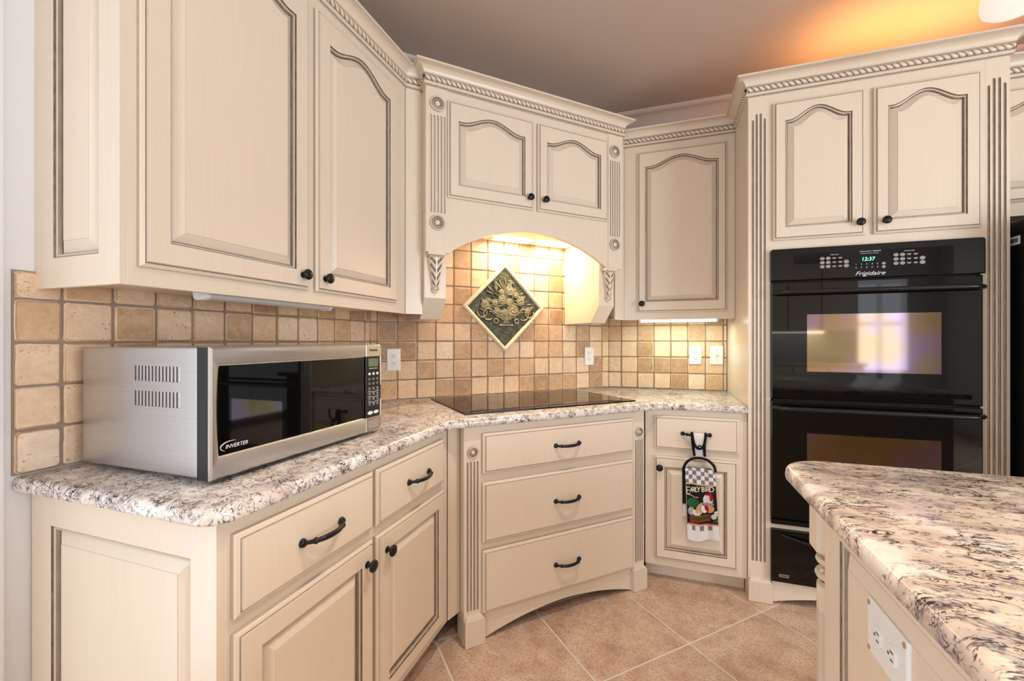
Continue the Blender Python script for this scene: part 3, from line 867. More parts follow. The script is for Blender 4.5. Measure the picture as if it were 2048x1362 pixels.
# horizontal outlet on the island side
t = plate(FI, 'outlet', 'white horizontal outlet plate with tan screws on the island side', 'electrical outlet', -.828, .759, w=.125, h=.092, y=.002)
for dx in (-.022, .022): receptacle(t, -.828 + dx, .759, -.0042, True)
for dx in (-.055, .055):
    for dz in (-.038, .038):
        mb = MB(); mb.lathe((-.828 + dx, -.0042, .759 + dz), (0, -1, 0), [(.0045, 0), (.0045, .001), (0, .0018)], 12); obj('screw', mb, BRASSY, t)

# ------------------------------------------------------------------ double oven
def rbox(mb, x0, x1, z0, z1, y0, y1, e=.004, m=0):
    # box whose front (y1, smaller) edge is eased
    def q(i, y): return [(x0 + i, y, z0 + i), (x1 - i, y, z0 + i), (x1 - i, y, z1 - i), (x0 + i, y, z1 - i)]
    mb.loops([q(0, y0), q(0, y1 + e), (q(e * .35, y1 + e * .3)), q(e, y1)], True, m, None, True, True)
    return mb
t = thing('double_oven', 'black built-in double wall oven with digital control panel', 'oven', FO, .889, 0, .36)
mb = MB(); mb.box(.510, 1.268, .0, .55, .388, 1.655); obj('oven_body', mb, BLKMAT, t)
mb = MB()
def cp(i, y): return fillet([(.5020 + i, 1.5195 + i), (1.2763 - i, 1.5195 + i), (1.2763 - i, 1.669 - i), (.5020 + i, 1.669 - i)], {2: .012, 3: .012}, 5)
mb.loops([[(x, y, z) for x, z in cp(i, y)] for i, y in ((0, -.0003), (0, -.020), (.002, -.0235), (.005, -.025))], True, 0, None, True, True)
pan = obj('control_panel', mb, OVENPANEL, t, smooth=12)
mb = MB(); mb.box(.595, 1.172, -.0258, -.0252, 1.524, 1.641); obj('touch_glass', mb, BLKGLASS, pan)
PY = -.0262
text(pan, '12:37', .022, .876, PY, 1.6015, GREENLED, 'clock_digits', shear=.15)
text(pan, 'GALLERY SERIES', .0062, .884, PY, 1.636, WHITEPRINT, 'printed_text', sx=1.75)
text(pan, 'ELECTRONIC OVEN CONTROL', .0042, .882, PY, 1.627, WHITEPRINT, 'printed_text', sx=1.1)
text(pan, 'Frigidaire', .025, .882, PY, 1.5385, WHITEPRINT, 'printed_text', shear=.45, sx=1.15)
text(pan, 'UPPER OVEN', .0055, .752, PY, 1.629, WHITEPRINT, 'printed_text')
text(pan, 'LOWER OVEN', .0055, 1.022, PY, 1.629, WHITEPRINT, 'printed_text')
for k in range(10):
    text(pan, '1234567890'[k], .0085, .833 + (k % 5) * .0195, PY, 1.580 - (k // 5) * .0145, WHITEPRINT, 'printed_digit')
kb = None
def key(x, z, rx, rz, nm='key'):
    mb = MB(); mb.loops([[(x + rx * math.cos(2 * PI * k / 18), y, z + rz * math.sin(2 * PI * k / 18)) for k in range(18)] for y in (-.0256, -.0264)], True, 0, None, True, True)
    return obj(nm, mb, GREYKEY, pan)
for cx in (.706, .976):
    for c in range(5):
        for r in range(3):
            if c == 4 and r == 0: continue
            x, z = cx + c * .0228, 1.614 - r * .0185
            if c in (0, 1): key(x, z, .0092, .0072)
            elif c == 4: key(x, z, .0098, .0082)
            else:
                mb = MB(); mb.box(x - .0072, x + .0072, -.0262, -.0256, z + .0008, z + .0022); mb.box(x - .0055, x + .0055, -.0262, -.0256, z - .0026, z - .0012)
                obj('key_print', mb, WHITEPRINT, pan)
key(.933, 1.580, .0072, .006); key(.933, 1.565, .0072, .006)
def oven_door(z0, z1, wz0, wz1, hz):
    mb = MB(); rbox(mb, .5035, 1.2685, z0, z1, -.0005, -.0225, .005); d = obj('oven_door', mb, BLKGLASS, t)
    mb = MB(); q = lambda i, y: [(.648 + i, y, wz0 + i), (1.132 - i, y, wz0 + i), (1.132 - i, y, wz1 - i), (.648 + i, y, wz1 - i)]
    mb.loops([q(0, -.0226), q(.0, -.0229), q(.004, -.0229)], True); obj('door_window', mb, OVENWIN, d)
    mb = MB(); pts = []; rad = []
    for k in range(41):
        s = -1 + 2 * k / 40
        pts.append((.889 + .374 * s, -.030 - .034 * min(1, (1 - abs(s)) * 9) ** .5, hz)); rad.append(.0125)
    mb.tube(pts, rad, 12, flat=.85); obj('handle', mb, BLKPL, d, smooth=60)
    mb = MB(); mb.box(.515, 1.255, -.012, -.001, z1 + .0003, z1 + .0045); obj('vent_strip', mb, BLKMAT, d)
oven_door(.970, 1.5135, 1.10, 1.362, 1.463)
oven_door(.408, .9615, .50, .817, .930)
mb = MB(); mb.box(.5035, 1.2685, -.027, -.0005, .384, .405); obj('bottom_trim', mb, OVENPANEL, t, bevel=.003)
# --- warming drawer below the ovens
t = thing('warming_drawer', 'low black warming drawer with curved pull below the ovens', 'warming drawer', FO, .889, 0, .112)
mb = MB(); mb.box(.515, 1.262, .0, .50, .114, .352); obj('drawer_box', mb, BLKMAT, t)
mb = MB(); rbox(mb, .5045, 1.2685, .112, .354, -.0005, -.0215, .004); f = obj('drawer_front', mb, BLKGLASS, t)
mb = MB(); pts = [(.545 + .688 * k / 30, -.026 - .020 * math.sin(PI * k / 30) ** .5, .338 - .052 * math.sin(PI * k / 30)) for k in range(31)]
mb.tube(pts, [.004 + .006 * math.sin(PI * k / 30) for k in range(31)], 10); obj('pull_handle', mb, BLKPL, f, smooth=60)
mb = MB(); rbox(mb, .536, .576, .138, .152, -.0216, -.0235, .001); b_ = obj('badge', mb, STEELX, f)
mb = MB(); mb.box(.540, .572, -.0238, -.0236, .1425, .1475); obj('badge_text', mb, SLOT, b_)

# ------------------------------------------------------------------ refrigerator
FRF = Fr(0, 2.10, 0)
t = thing('refrigerator', 'black refrigerator beside the oven cabinet at the right edge', 'refrigerator', FRF, 1.80)
mb = MB(); mb.box(1.386, 2.26, .07, .83, .03, 1.735); mb2 = obj('cabinet', mb, OVENPANEL, t, bevel=.008)
mb = MB(); mb.box(1.40, 2.25, .09, .80, .001, .029); obj('base_grille', mb, BLKMAT, t)
for x0, x1, hx in ((1.386, 1.82, 1.79), (1.825, 2.26, 1.855)):
    mb = MB(); rbox(mb, x0, x1, .09, 1.725, .068, .002, .012); d = obj('door', mb, BLKPL, t)
    mb = MB(); mb.tube([(hx, .0, .75), (hx, -.045, .80), (hx, -.05, 1.0), (hx, -.05, 1.35), (hx, -.045, 1.48), (hx, .0, 1.53)], .012, 10); obj('handle', mb, BLKPL, d, smooth=60)
mb = MB(); mb.box(1.3848, 1.3856, .19, .275, 1.634, 1.669); st = obj('barcode_label', mb, WHITEPRINT, mb2)
mb = MB(); xx = .200; rnd = random.Random(3)
while xx < .262:
    w = rnd.choice((.0008, .0014, .0022)); mb.box(1.3843, 1.3847, xx, xx + w, 1.643, 1.660); xx += w + rnd.choice((.001, .0016))
obj('barcode', mb, SLOT, st)

# ------------------------------------------------------------------ microwave
t = thing('microwave', 'stainless countertop microwave with black glass door on the granite', 'microwave', FL, .956, .33, ZC)
X0, X1, Z0, Z1 = .6555, 1.2545, .938, 1.228
mb = MB(); mb.box(X0 + .004, X1 - .004, .155, .565, Z0, Z1 - .001); body = obj('housing', mb, STEELS, t, bevel=.004)
mb = MB(); rbox(mb, X0 + .002, X1 - .002, Z0 - .002, Z1 - .0005, .1545, .118, .002); obj('front_bezel', mb, BLKPL, t)
mb = MB()
for fx in (.70, 1.21):
    for fy in (.18, .53): mb = MB(); mb.lathe((fx, fy, ZC + .0005), (0, 0, 1), [(.016, 0), (.018, .0115)], 16); obj('foot', mb, BLKPL, t)
# door: steel frame with a bowed window opening
DX = 1.170
def win(i, y, n=12):
    l = [(.674 + i - .004 * math.sin(PI * k / n) , y, .986 + i + (1.188 - .986 - 2 * i) * k / n) for k in range(n + 1)]
    r = [(DX - .0, y, 1.188 - i - (1.188 - .986 - 2 * i) * k / n) for k in range(n + 1)]
    return l + r
def outr(i, y, n=12):
    l = [(X0 + i, y, Z0 + i + (Z1 - Z0 - 2 * i) * k / n) for k in range(n + 1)]
    r = [(DX, y, Z1 - i - (Z1 - Z0 - 2 * i) * k / n) for k in range(n + 1)]
    return l + r
mb = MB(); mb.loops([outr(0, .1175), outr(0, .113), outr(.004, .109), win(-.004, .109), win(0, .111), win(.002, .1135)], True, 0, None, True, False)
dr = obj('door', mb, STEELX, t, smooth=35)
mb = MB(); mb.loops([win(.001, .1134), win(.0012, .1128)], True, 0, None, True, True); gl = obj('door_glass', mb, BLKGLASS, dr)
text(gl, 'INVERTER', .0125, .718, .1124, 1.0035, WHITEPRINT, 'printed_text', shear=.25)
mb = MB(); mb.tube([(.706 + .027 * math.cos(a), .1123, 1.0045 + .0115 * math.sin(a)) for a in [PI * 1.3 - k * PI * .92 / 14 for k in range(15)]], [.0002 + .0011 * math.sin(PI * k / 14) for k in range(15)], 6); obj('logo_swoosh', mb, WHITEPRINT, gl)
mb = MB()
mb.loops([[(x, y, z) for x, z in fillet([(DX + .0015 + i, Z0 + i), (X1 - i, Z0 + i), (X1 - i, Z1 - i), (DX + .0015 + i, Z1 - i)], {1: .02, 2: .008}, 5)] for i, y in ((0, .1175), (0, .112), (.003, .109))], True, 0, None, True, True)
cpn = obj('control_panel', mb, STEELX, t, smooth=35)
mb = MB(); mb.loops([[(x, y, z) for x, z in ((DX + .0015, .985), (1.243, .985), (1.2425 + .003, 1.09), (1.2425, 1.189), (DX + .0015, 1.189))] for y in (.1089, .1084)], True, 0, None, True, True)
kp = obj('keypad', mb, BLKPL, cpn)
mb = MB(); mb.tube([(1.2435, .1082, .986), (1.2465, .1082, 1.04), (1.247, .1082, 1.09), (1.2455, .1082, 1.14), (1.2435, .1082, 1.188)], .0012, 6); obj('keypad_trim', mb, STEELX, cpn, smooth=60)
mb = MB(); mb.box(1.182, 1.234, .1078, .1083, 1.155, 1.182); obj('display', mb, LCD, kp)
text(cpn, 'Panasonic', .0115, 1.211, .1086, 1.2105, SLOT, 'printed_text', sx=.95)
text(kp, 'THE GENIUS SENSOR', .0048, 1.208, .1081, 1.1485, WHITEPRINT, 'printed_text')
def mkey(x, z, rx, rz, mat, nm):
    mb = MB(); mb.loops([[(x + rx * math.cos(2 * PI * k / 16), y, z + rz * math.sin(2 * PI * k / 16)) for k in range(16)] for y in (.1084, .1072)], True, 0, None, True, True)
    return obj(nm, mb, mat, kp)
for k in range(3): mkey(1.187 + k * .021, 1.131, .0058, .0046, WHITEPL, 'round_key')
for r in range(2):
    for k in range(3):
        mb = MB(); mb.box(1.181 + k * .021, 1.193 + k * .021, .1079, .1083, 1.1145 - r * .015, 1.1156 - r * .015); mb.box(1.183 + k * .021, 1.191 + k * .021, .1079, .1083, 1.110 - r * .015, 1.1113 - r * .015); obj('key_print', mb, WHITEPRINT, kp)
DARKKEY = simple('dark_key', (.09, .09, .11), .4)
for r in range(4):
    for k in range(3):
        x, z = 1.187 + k * .021, 1.081 - r * .0172
        mb = MB(); mb.box(x - .0072, x + .0072, .1076, .1083, z - .0058, z + .0058); kk = obj('number_key', mb, DARKKEY, kp)
        text(kk, '123456789*0#'[r * 3 + k], .0085, x, .1074, z, WHITEPRINT, 'printed_digit')
for r in range(3):
    mb = MB(); mb.tube([(1.178 + .06 * k / 12, .1080, 1.0722 - r * .0172 - .003 * math.sin(PI * k / 12) ** 4) for k in range(13)], .0008, 5); obj('divider_line', mb, WHITEPRINT, kp)
for x in (1.191, 1.222): mkey(x, 1.0005, .0135, .0058, WHITEPL, 'oval_key')
mb = MB(); rbox(mb, 1.184, 1.240, .948, .976, .1088, .1075, .001); obj('release_button', mb, STEELX, cpn)
mb = MB(); mb.loops([[(x, .1087, z) for x, z in ((1.182 - i, .946 - i), (1.242 + i, .946 - i), (1.242 + i, .978 + i), (1.182 - i, .978 + i))] for i in (0, .0012)], True, 0, None, False, False); obj('button_gap', mb, SLOT, cpn)
for row in (0, 1):
    for k in range(13):
        y = .356 - k * .0118; zc_ = 1.166 - row * .058
        mb = MB(); mb.loops([[(X0 + .004 - d, y + a * w, zc_ + b * h) for a, b in ((-1, -.9), (0, -1), (1, -.9), (1, .9), (0, 1), (-1, .9))] for w, h, d in ((.0040, .0195, -.0002), (.0032, .0185, .0008), (.0006, .0165, .0010))], True, 0, None, False, True)
        lv = obj('vent_louver', mb, STEELS, body, smooth=30)
        mb = MB(); mb.box(X0 + .0026, X0 + .0039, y + .0034, y + .0062, zc_ - .0175, zc_ + .0175); obj('louver_gap', mb, SLOT, lv)

# ------------------------------------------------------------------ cooktop
FC = diag(0)
t = thing('cooktop', 'black glass electric cooktop set in the corner granite', 'cooktop', FC, 1.08, 1.98, ZC)
mb = MB(); q = lambda i, z: [(.612 + i, 1.700 + i, z), (1.548 - i, 1.700 + i, z), (1.548 - i, 2.245 - i, z), (.612 + i, 2.245 - i, z)]
mb.loops([q(0, ZC + .0006), q(0, ZC + .004), q(.003, ZC + .0065)], True, 0, None, True, True)
o = obj('glass_top', mb, BLKGLASS, t)
RING = simple('burner_print', (.02, .02, .02), .15)
for cx, cy, r in ((.80, 1.84, .095), (.80, 2.10, .075), (1.34, 1.84, .075), (1.34, 2.10, .105)):
    mb = MB(); K = 40
    mb.loops([[(cx + rr_ * math.cos(2 * PI * k / K), cy + rr_ * math.sin(2 * PI * k / K), ZC + .0067) for k in range(K)] for rr_ in (r, r + .003)], True, 0, None, False, False)
    obj('burner_ring', mb, RING, o)

# ------------------------------------------------------------------ hood insert and cabinet lights
t = thing('hood_insert', 'lit cream hood insert with two bright lamps under the arch', 'hood light', FDU, 1.07, .2, 1.825)
mb = MB(); mb.loops([[(.625 + i, .055 + i, z), (1.498 - i, .055 + i, z), (1.498 - i, .372 - i, z), (.625 + i, .372 - i, z)] for i, z in ((0, 1.8405), (0, 1.829), (.012, 1.826))], True, 0, None, True, True)
hb = obj('housing', mb, simple('hood_cream_enamel', (.62, .50, .36), .35), t)
for x0, x1 in ((.98, 1.20), (1.25, 1.47)):
    mb = MB(); rb_ = [[(x0 + i, .245 + i, z), (x1 - i, .245 + i, z), (x1 - i, .335 - i, z), (x0 + i, .335 - i, z)] for i, z in ((0, 1.8258), (.003, 1.8215))]
    mb.loops(rb_, True, 0, None, False, True); obj('lamp_lens', mb, HALO, hb)
mb = MB(); mb.box(.66, .93, .10, .32, 1.823, 1.8258); fl = obj('filter_grille', mb, STEELX, hb)
for k in range(6):
    mb = MB(); mb.box(.675 + k * .042, .695 + k * .042, .12, .30, 1.8222, 1.8229); obj('grille_slot', mb, SLOT, fl)
def ucl(fr, name, label, x0, x1, y0, y1, zt, lens):
    t = thing(name, label, 'cabinet light', fr, (x0 + x1) / 2, (y0 + y1) / 2, zt)
    mb = MB(); mb.box(x0, x1, y0, y1, zt - .008, zt); hs = obj('housing', mb, WHITEPL, t, bevel=.002)
    mb = MB(); xprism(mb, [(y0 + .003, zt - .0082), (y0 + .006, zt - .022), (y0 + .014, zt - .028), (y1 - .014, zt - .028), (y1 - .006, zt - .022), (y1 - .003, zt - .0082)], x0 + .012, x1 - .012)
    obj('diffuser', mb, lens, t, smooth=40)
    for a in (x0, x1 - .011):
        mb = MB(); xprism(mb, [(y0 + .001, zt - .0082), (y0 + .004, zt - .024), (y0 + .014, zt - .030), (y1 - .014, zt - .030), (y1 - .004, zt - .024), (y1 - .001, zt - .0082)], a, a + .0115); obj('end_cap', mb, WHITEPL, t)
    return t
ucl(FLU, 'mounted_light_strip', 'unlit grey under-cabinet light strip above the microwave', .818, 1.285, .045, .105, 1.3835, LENSOFF)
ucl(FRU, 'mounted_light_strip', 'lit white under-cabinet light strip under the right wall cabinet', -.108, .332, .045, .125, 1.3835, FLUO)

# ------------------------------------------------------------------ hanging glass lamp shade, top right
FLAMP = Fr(1.15, 1.915, 0)
t = thing('pendant_lamp', 'white glass lamp shade peeking in at the top right corner', 'lamp', FLAMP, 0, 0, 2.363)
mb = MB(); mb.lathe((0, 0, 2.363), (0, 0, 1), [(.0, 0), (.045, .001), (.070, .006), (.083, .018), (.088, .04), (.085, .07), (.070, .11), (.045, .15), (.03, .165)], 32); obj('glass_shade', mb, GLASSW, t, smooth=60)
mb = MB(); mb.lathe((0, 0, 2.518), (0, 0, 1), [(.034, 0), (.034, .03), (.012, .05), (.012, .19), (.06, .2), (.065, CEIL - 2.518 - .001)], 24); obj('fitter', mb, BRONZE, t, smooth=40)

# ------------------------------------------------------------------ hanging towel
t = thing('hanging_towel', 'printed rooster towel with crocheted loop hanging from the drawer pull', 'towel', FR, .195, -.05, .265)
STRK = {'E': [((1, 0), (0, 0), (0, 1), (1, 1)), ((0, .5), (.8, .5))], 'A': [((0, 1), (.5, 0), (1, 1)), ((.2, .65), (.8, .65))], 'R': [((0, 1), (0, 0), (.9, .05), (.9, .45), (0, .5)), ((.3, .5), (1, 1))],
        'L': [((0, 0), (0, 1), (.9, 1))], 'Y': [((0, 0), (.5, .5), (1, 0)), ((.5, .5), (.4, 1))], 'B': [((0, 0), (0, 1), (.9, .9), (.9, .6), (0, .5)), ((0, 0), (.8, .08), (.8, .42), (0, .5))],
        'I': [((.5, 0), (.5, 1))], 'D': [((0, 0), (0, 1), (.6, .95), (1, .5), (.6, .05), (0, 0))]}
SEG = []
def word(letters, spots):
    for ch, (x, y, w, h) in zip(letters, spots):
        for st in STRK[ch]:
            for p, q in zip(st, st[1:]):
                SEG.append((x + p[0] * w, y + p[1] * h, x + q[0] * w, y + q[1] * h))
word('EARLYBIRD', [(172, 684, 32, 72), (212, 690, 26, 44), (244, 686, 24, 44), (273, 680, 16, 46), (288, 672, 28, 46), (336, 668, 28, 50), (370, 666, 14, 46), (390, 664, 28, 48), (424, 660, 40, 50)])
def segd(px, py, s):
    x0, y0, x1, y1 = s; dx, dy = x1 - x0, y1 - y0; L2 = dx * dx + dy * dy or 1
    k = max(0, min(1, ((px - x0) * dx + (py - y0) * dy) / L2)); return math.hypot(px - x0 - k * dx, py - y0 - k * dy)
def ell(px, py, cx, cy, rx, ry, rot=0):
    c, s = math.cos(rot), math.sin(rot); x, y = px - cx, py - cy
    return ((x * c + y * s) / rx) ** 2 + ((-x * s + y * c) / ry) ** 2 < 1
WHT, GRY, BLK, TAN, RED, GRN = (.74, .73, .74), (.20, .19, .21), (.013, .016, .014), (.62, .40, .22), (.40, .01, .035), (.02, .10, .035)
def towel_col(a, v):
    # v runs 470 (top) .. 1258 (hem); x in the same units
    x = 165 + a * 325
    if v < 640: return GRY if (int(a * 7.4 + .2) + int((v - 455) / 47)) % 2 else WHT
    if v < 655: return TAN
    if v > 1150: return WHT
    if v > 1098: return GRY if (int(a * 7.4) % 2 == 1 and a > .16 and a < .9) else WHT
    if v > 1082: return TAN
    if v > 1068: return (.25, .04, .03)
    if a < .012 or a > .985: return TAN
    if v < 765:
        for s in SEG:
            if segd(x, v, s) < 4.4: return (.70, .62, .52)
    if min(segd(x, v, s) for s in ((172, 756, 215, 770), (215, 770, 262, 790), (262, 790, 292, 784))) < 4: return TAN
    # sign board
    if 200 < x < 412 and 965 + (412 - x) * .14 < v < 1040 + (412 - x) * .12:
        if 213 < x < 400 and 982 + (412 - x) * .14 < v < 1024 + (412 - x) * .12:
            if 1 and (int(x / 13) % 2) and ell((x % 26), (v % 22), 13, 11, 11, 8): return (.10, .17, .07)
            return (.03, .035, .02)
        return (.30, .05, .02)
    if ell(x, v, 405, 742, 36, 14, -.2) or ell(x, v, 428, 752, 14, 20): return RED
    if ell(x, v, 432, 782, 18, 34): return RED
    if ell(x, v, 396, 800, 52, 58, .35): return (.66, .65, .66) if v < 835 else (.30, .30, .32)
    if ell(x, v, 395, 842, 58, 26, .15): return (.28, .28, .30)
    if ell(x, v, 374, 892, 19, 40, -.2): return RED
    if ell(x, v, 352, 908, 38, 44): return WHT if not ell(x, v, 352, 900, 30, 40) or x < 345 else WHT
    if ell(x, v, 355, 912, 46, 50): return (.05, .05, .05)
    if ell(x, v, 412, 905, 46, 40, -.9): return (.62, .33, .13)
    if ell(x, v, 300, 890, 60, 20, -1.0): return (.62, .36, .16)
    if ell(x, v, 308, 928, 55, 32, -.5): return (.66, .44, .26)
    if ell(x, v, 270, 955, 42, 34): return WHT
    if ell(x, v, 235, 850, 66, 52): return GRN if (int(x / 9) + int(v / 12)) % 5 else (.03, .15, .06)
    if ell(x, v, 214, 940, 34, 46): return WHT if (int(x / 7) + int(v / 7)) % 2 else BLK
    for cx, cy in ((478, 952), (447, 992)):
        d = math.hypot(x - cx, v - cy)
        if d < 8: return (.65, .30, .05)
        if d < 29 and math.cos(9 * math.atan2(v - cy, x - cx)) > -.45 - (29 - d) / 29: return WHT
    if ell(x, v, 480, 1035, 44, 15, -.3) or ell(x, v, 500, 1015, 14, 28, .4): return GRN
    return BLK
def tow_xy(a, z):
    k = (.616 - z) / .351
    xl, xr = .128 + .011 * k, .262 + .021 * k
    fold = .005 * math.sin(a * 7 + .4) * k + .0035 * math.sin(a * 15 + 1.5) * (1 - k * .4)
    return xl + (xr - xl) * a, -.049 - fold - .008 * math.sin(PI * min(1, k * 1.2)) ** 2
NA, NV = 118, 290
mb = MB(); mb.c = []
for j in range(NV + 1):
    v = 470 + 788 * j / NV
    for i in range(NA + 1):
        a = i / NA
        z = .616 - .351 * j / NV + .012 * (a - .5) * (j / NV) + (.010 * (a - .5) if j < 1 else 0) - (.012 * (abs(a - .45) * 2) ** 2) * max(0, 1 - j / 60) + .006 * math.sin(a * 6.5 + 2.6) * (j / NV) ** 2
        x, y = tow_xy(a, .616 - .351 * j / NV)
        mb.V(x, y, z); mb.c.append(towel_col(a, v + 6 * math.sin(a * 6 + .5)))
W_ = NA + 1
for j in range(NV):
    for i in range(NA): mb.F((j * W_ + i, j * W_ + i + 1, (j + 1) * W_ + i + 1, (j + 1) * W_ + i))
o = obj('front_panel', mb, TOWELM, t, smooth=80, fix=False)
sol = o.modifiers.new('thick', 'SOLIDIFY'); sol.thickness = .003; sol.offset = -1
# rear half of the folded towel showing at the left
mb = MB(); mb.c = []
for j in range(41):
    for i in range(11):
        z = .612 - .250 * j / 40; a = i / 10
        mb.V(.116 + .13 * a + .002 * (j / 40), -.036 + .003 * math.sin(a * 8), z)
        mb.c.append(BLK if z > .43 else ((.5, .45, .44) if z > .42 else WHT))
for j in range(40):
    for i in range(10): mb.F((j * 11 + i, j * 11 + i + 1, (j + 1) * 11 + i + 1, (j + 1) * 11 + i))
o = obj('rear_panel', mb, TOWELM, t, smooth=80, fix=False)
sol = o.modifiers.new('thick', 'SOLIDIFY'); sol.thickness = .003; sol.offset = 1
# crocheted top: strap folded over the pull, with ring below
def cord(path, r=.0062, step=.006, mat=CROCHB, name='crochet_edging', parent=t):
    P_ = [Vector(p) for p in path]; pts = []; rad = []
    for k in range(len(P_) - 1):
        L_ = (P_[k + 1] - P_[k]).length; m_ = max(1, int(L_ / (step / 4)))
        for i in range(m_): pts.append(P_[k].lerp(P_[k + 1], i / m_))
    pts.append(P_[-1])
    rad = [r * (.8 + .35 * abs(math.sin(i * PI / 4))) for i in range(len(pts))]
    mb = MB(); mb.tube([tuple(p) for p in pts], rad, 8); return obj(name, mb, mat, parent, smooth=60)
mb = MB()   # strap: from behind the ring up, over the pull, and down to the buttoned flap
def strip(rows):
    mb = MB(); ids = [[mb.V(xa + (xb - xa) * i / 4, y, z) for i in range(5)] for xa, xb, y, z in rows]
    for j in range(len(rows) - 1):
        for i in range(4): mb.F((ids[j][i], ids[j][i + 1], ids[j + 1][i + 1], ids[j + 1][i]))
    return mb
strap_rows = [(.168, .224, -.037, .655), (.172, .219, -.036, .672), (.168, .217, -.034, .70), (.163, .218, -.033, .74), (.161, .220, -.034, .770), (.160, .221, -.040, .7835), (.160, .221, -.051, .7865), (.160, .221, -.0585, .780), (.163, .219, -.0585, .760), (.168, .216, -.056, .738), (.176, .210, -.052, .722), (.184, .203, -.050, .714)]
o = obj('crochet_strap', strip(strap_rows), CROCHW, t, smooth=80, fix=False)
sol = o.modifiers.new('thick', 'SOLIDIFY'); sol.thickness = .003; sol.offset = 0
cord([(r[0], r[2] - .002, r[3]) for r in strap_rows[1:]] + [(.1935, -.051, .711)] + [(r[1], r[2] - .002, r[3]) for r in reversed(strap_rows[1:])])
arc = [(.1945 + .070 * math.cos(a), -.045, .606 + .058 * math.sin(a)) for a in [PI * 1.02 - k * PI * 1.04 / 24 for k in range(25)]]
cord(arc, .0066)
arc2 = [(.1945 + .062 * math.cos(a), -.044, .608 + .052 * math.sin(a)) for a in [PI - k * PI / 24 for k in range(25)]]
cord(arc2, .0045, .008, CROCHW, 'ring_cover')
mb = MB(); mb.lathe((.194, -.058, .722), (0, -1, 0), [(.0085, 0), (.0095, .002), (.0085, .005), (.004, .0045), (0, .004)], 18); bt = obj('button', mb, CROCHB, t, smooth=50)
mb = MB(); mb.lathe((.194, -.0628, .722), (0, -1, 0), [(.003, 0), (.003, .0012), (0, .0016)], 10); obj('button_stitch', mb, CROCHW, bt)

# ------------------------------------------------------------------ bronze medallion on the backsplash
FM = diag(DW)
MX, MZ, MH = 1.0765, 1.440, .270
t = thing('wall_medallion', 'diamond bronze relief tile of a flower urn framed in limestone pencil trim', 'decorative tile', FM, MX, 0, MZ - MH)
H = .243; NR = 170
rnd = random.Random(11)
ROSES = [(.13, .40, .13), (-.08, .17, .13), (.10, .13, .10), (.20, -.08, .17), (.42, .16, .12), (-.53, .05, .12), (.62, -.08, .09), (-.28, .10, .09), (.30, .30, .08), (-.1, .36, .08), (-.22, -.1, .1), (0.0, -.13, .09)]
LEAVES = []
for k in range(120):
    an = rnd.uniform(-.25, PI + .25); d = rnd.uniform(.12, .74); cx = .02 + d * math.cos(an) * .95; cy = .05 + d * math.sin(an) * .8
    if abs(cx) + abs(cy) < .84 and cy > -.12: LEAVES.append((cx, cy, an + rnd.uniform(-.5, .5), rnd.uniform(.06, .13), rnd.uniform(.018, .036)))
LEAVES += [(-.05 + .06 * k, .52 + .03 * (k % 2), PI / 2 + .25 * (1 - k), .15, .035) for k in range(-2, 4)]
def relief(x, y):
    h = 0.; 
    def up(v):
        nonlocal h
        h = max(h, v)
    # urn: foot, stem, bowl, rim, handles
    if -.46 < y < -.40 and abs(x - .03) < .20 - (y + .46) * .5: up(.55 + .15 * math.sin((y + .46) * 100))
    if -.40 <= y < -.30 and abs(x - .03) < .12 - (y + .40) * .7: up(.6)
    if -.32 < y < -.10:
        w = .44 * math.sqrt(max(0, (y + .33) / .23))
        if abs(x - .03) < w: up(.42 + .25 * math.sqrt(max(0, 1 - ((x - .03) / (w + .01)) ** 2)) + .07 * math.cos((x - .03) * 55))
    if -.13 < y < -.085 and abs(x - .03) < .47: up(.72)
    for sx in (-1, 1):
        cx = .03 + sx * .47
        for (ox, oy, r, w, lo, hi) in ((0, -.18, .135, .022, -9, 9), (-sx * .19, -.34, .055, .020, -9, 9), (sx * .17, -.13, .12, .02, -9, 9)):
            d = abs(math.hypot(x - cx - ox, y - oy) - r)
            if d < w and not (ox == 0 and sx * (x - cx) < -.09) and not (oy == -.13 and y > -.10): up(.45 + .4 * math.sqrt(1 - (d / w) ** 2))
    for cx, cy, r in ROSES:
        d = math.hypot(x - cx, y - cy)
        if d < r:
            an = math.atan2(y - cy, x - cx); q = d / r
            up(.50 + .45 * math.sqrt(1 - q * q) * (.72 + .28 * math.cos(q * 13 - an * 2 + 1.2 * math.sin(3 * an))))
    for cx, cy, an, L_, w in LEAVES:
        c, s = math.cos(an), math.sin(an); u, v = (x - cx) * c + (y - cy) * s, -(x - cx) * s + (y - cy) * c
        if abs(u) < L_:
            ww = w * (1 - (u / L_) ** 2)
            if abs(v) < ww: up(.25 + .4 * (1 - abs(v) / ww) ** .6 * (1 - .3 * abs(u) / L_) + (.06 if abs(v) < .006 else 0))
    return h
def n2(x, y):
    return (math.sin(x * 61 + 3 * math.sin(y * 37)) * math.sin(y * 57 + 2.4 * math.sin(x * 43)) + .6 * math.sin(x * 131 + y * 97) * math.sin(y * 117 - x * 71)) / 1.6
mb = MB(); mb.c = []
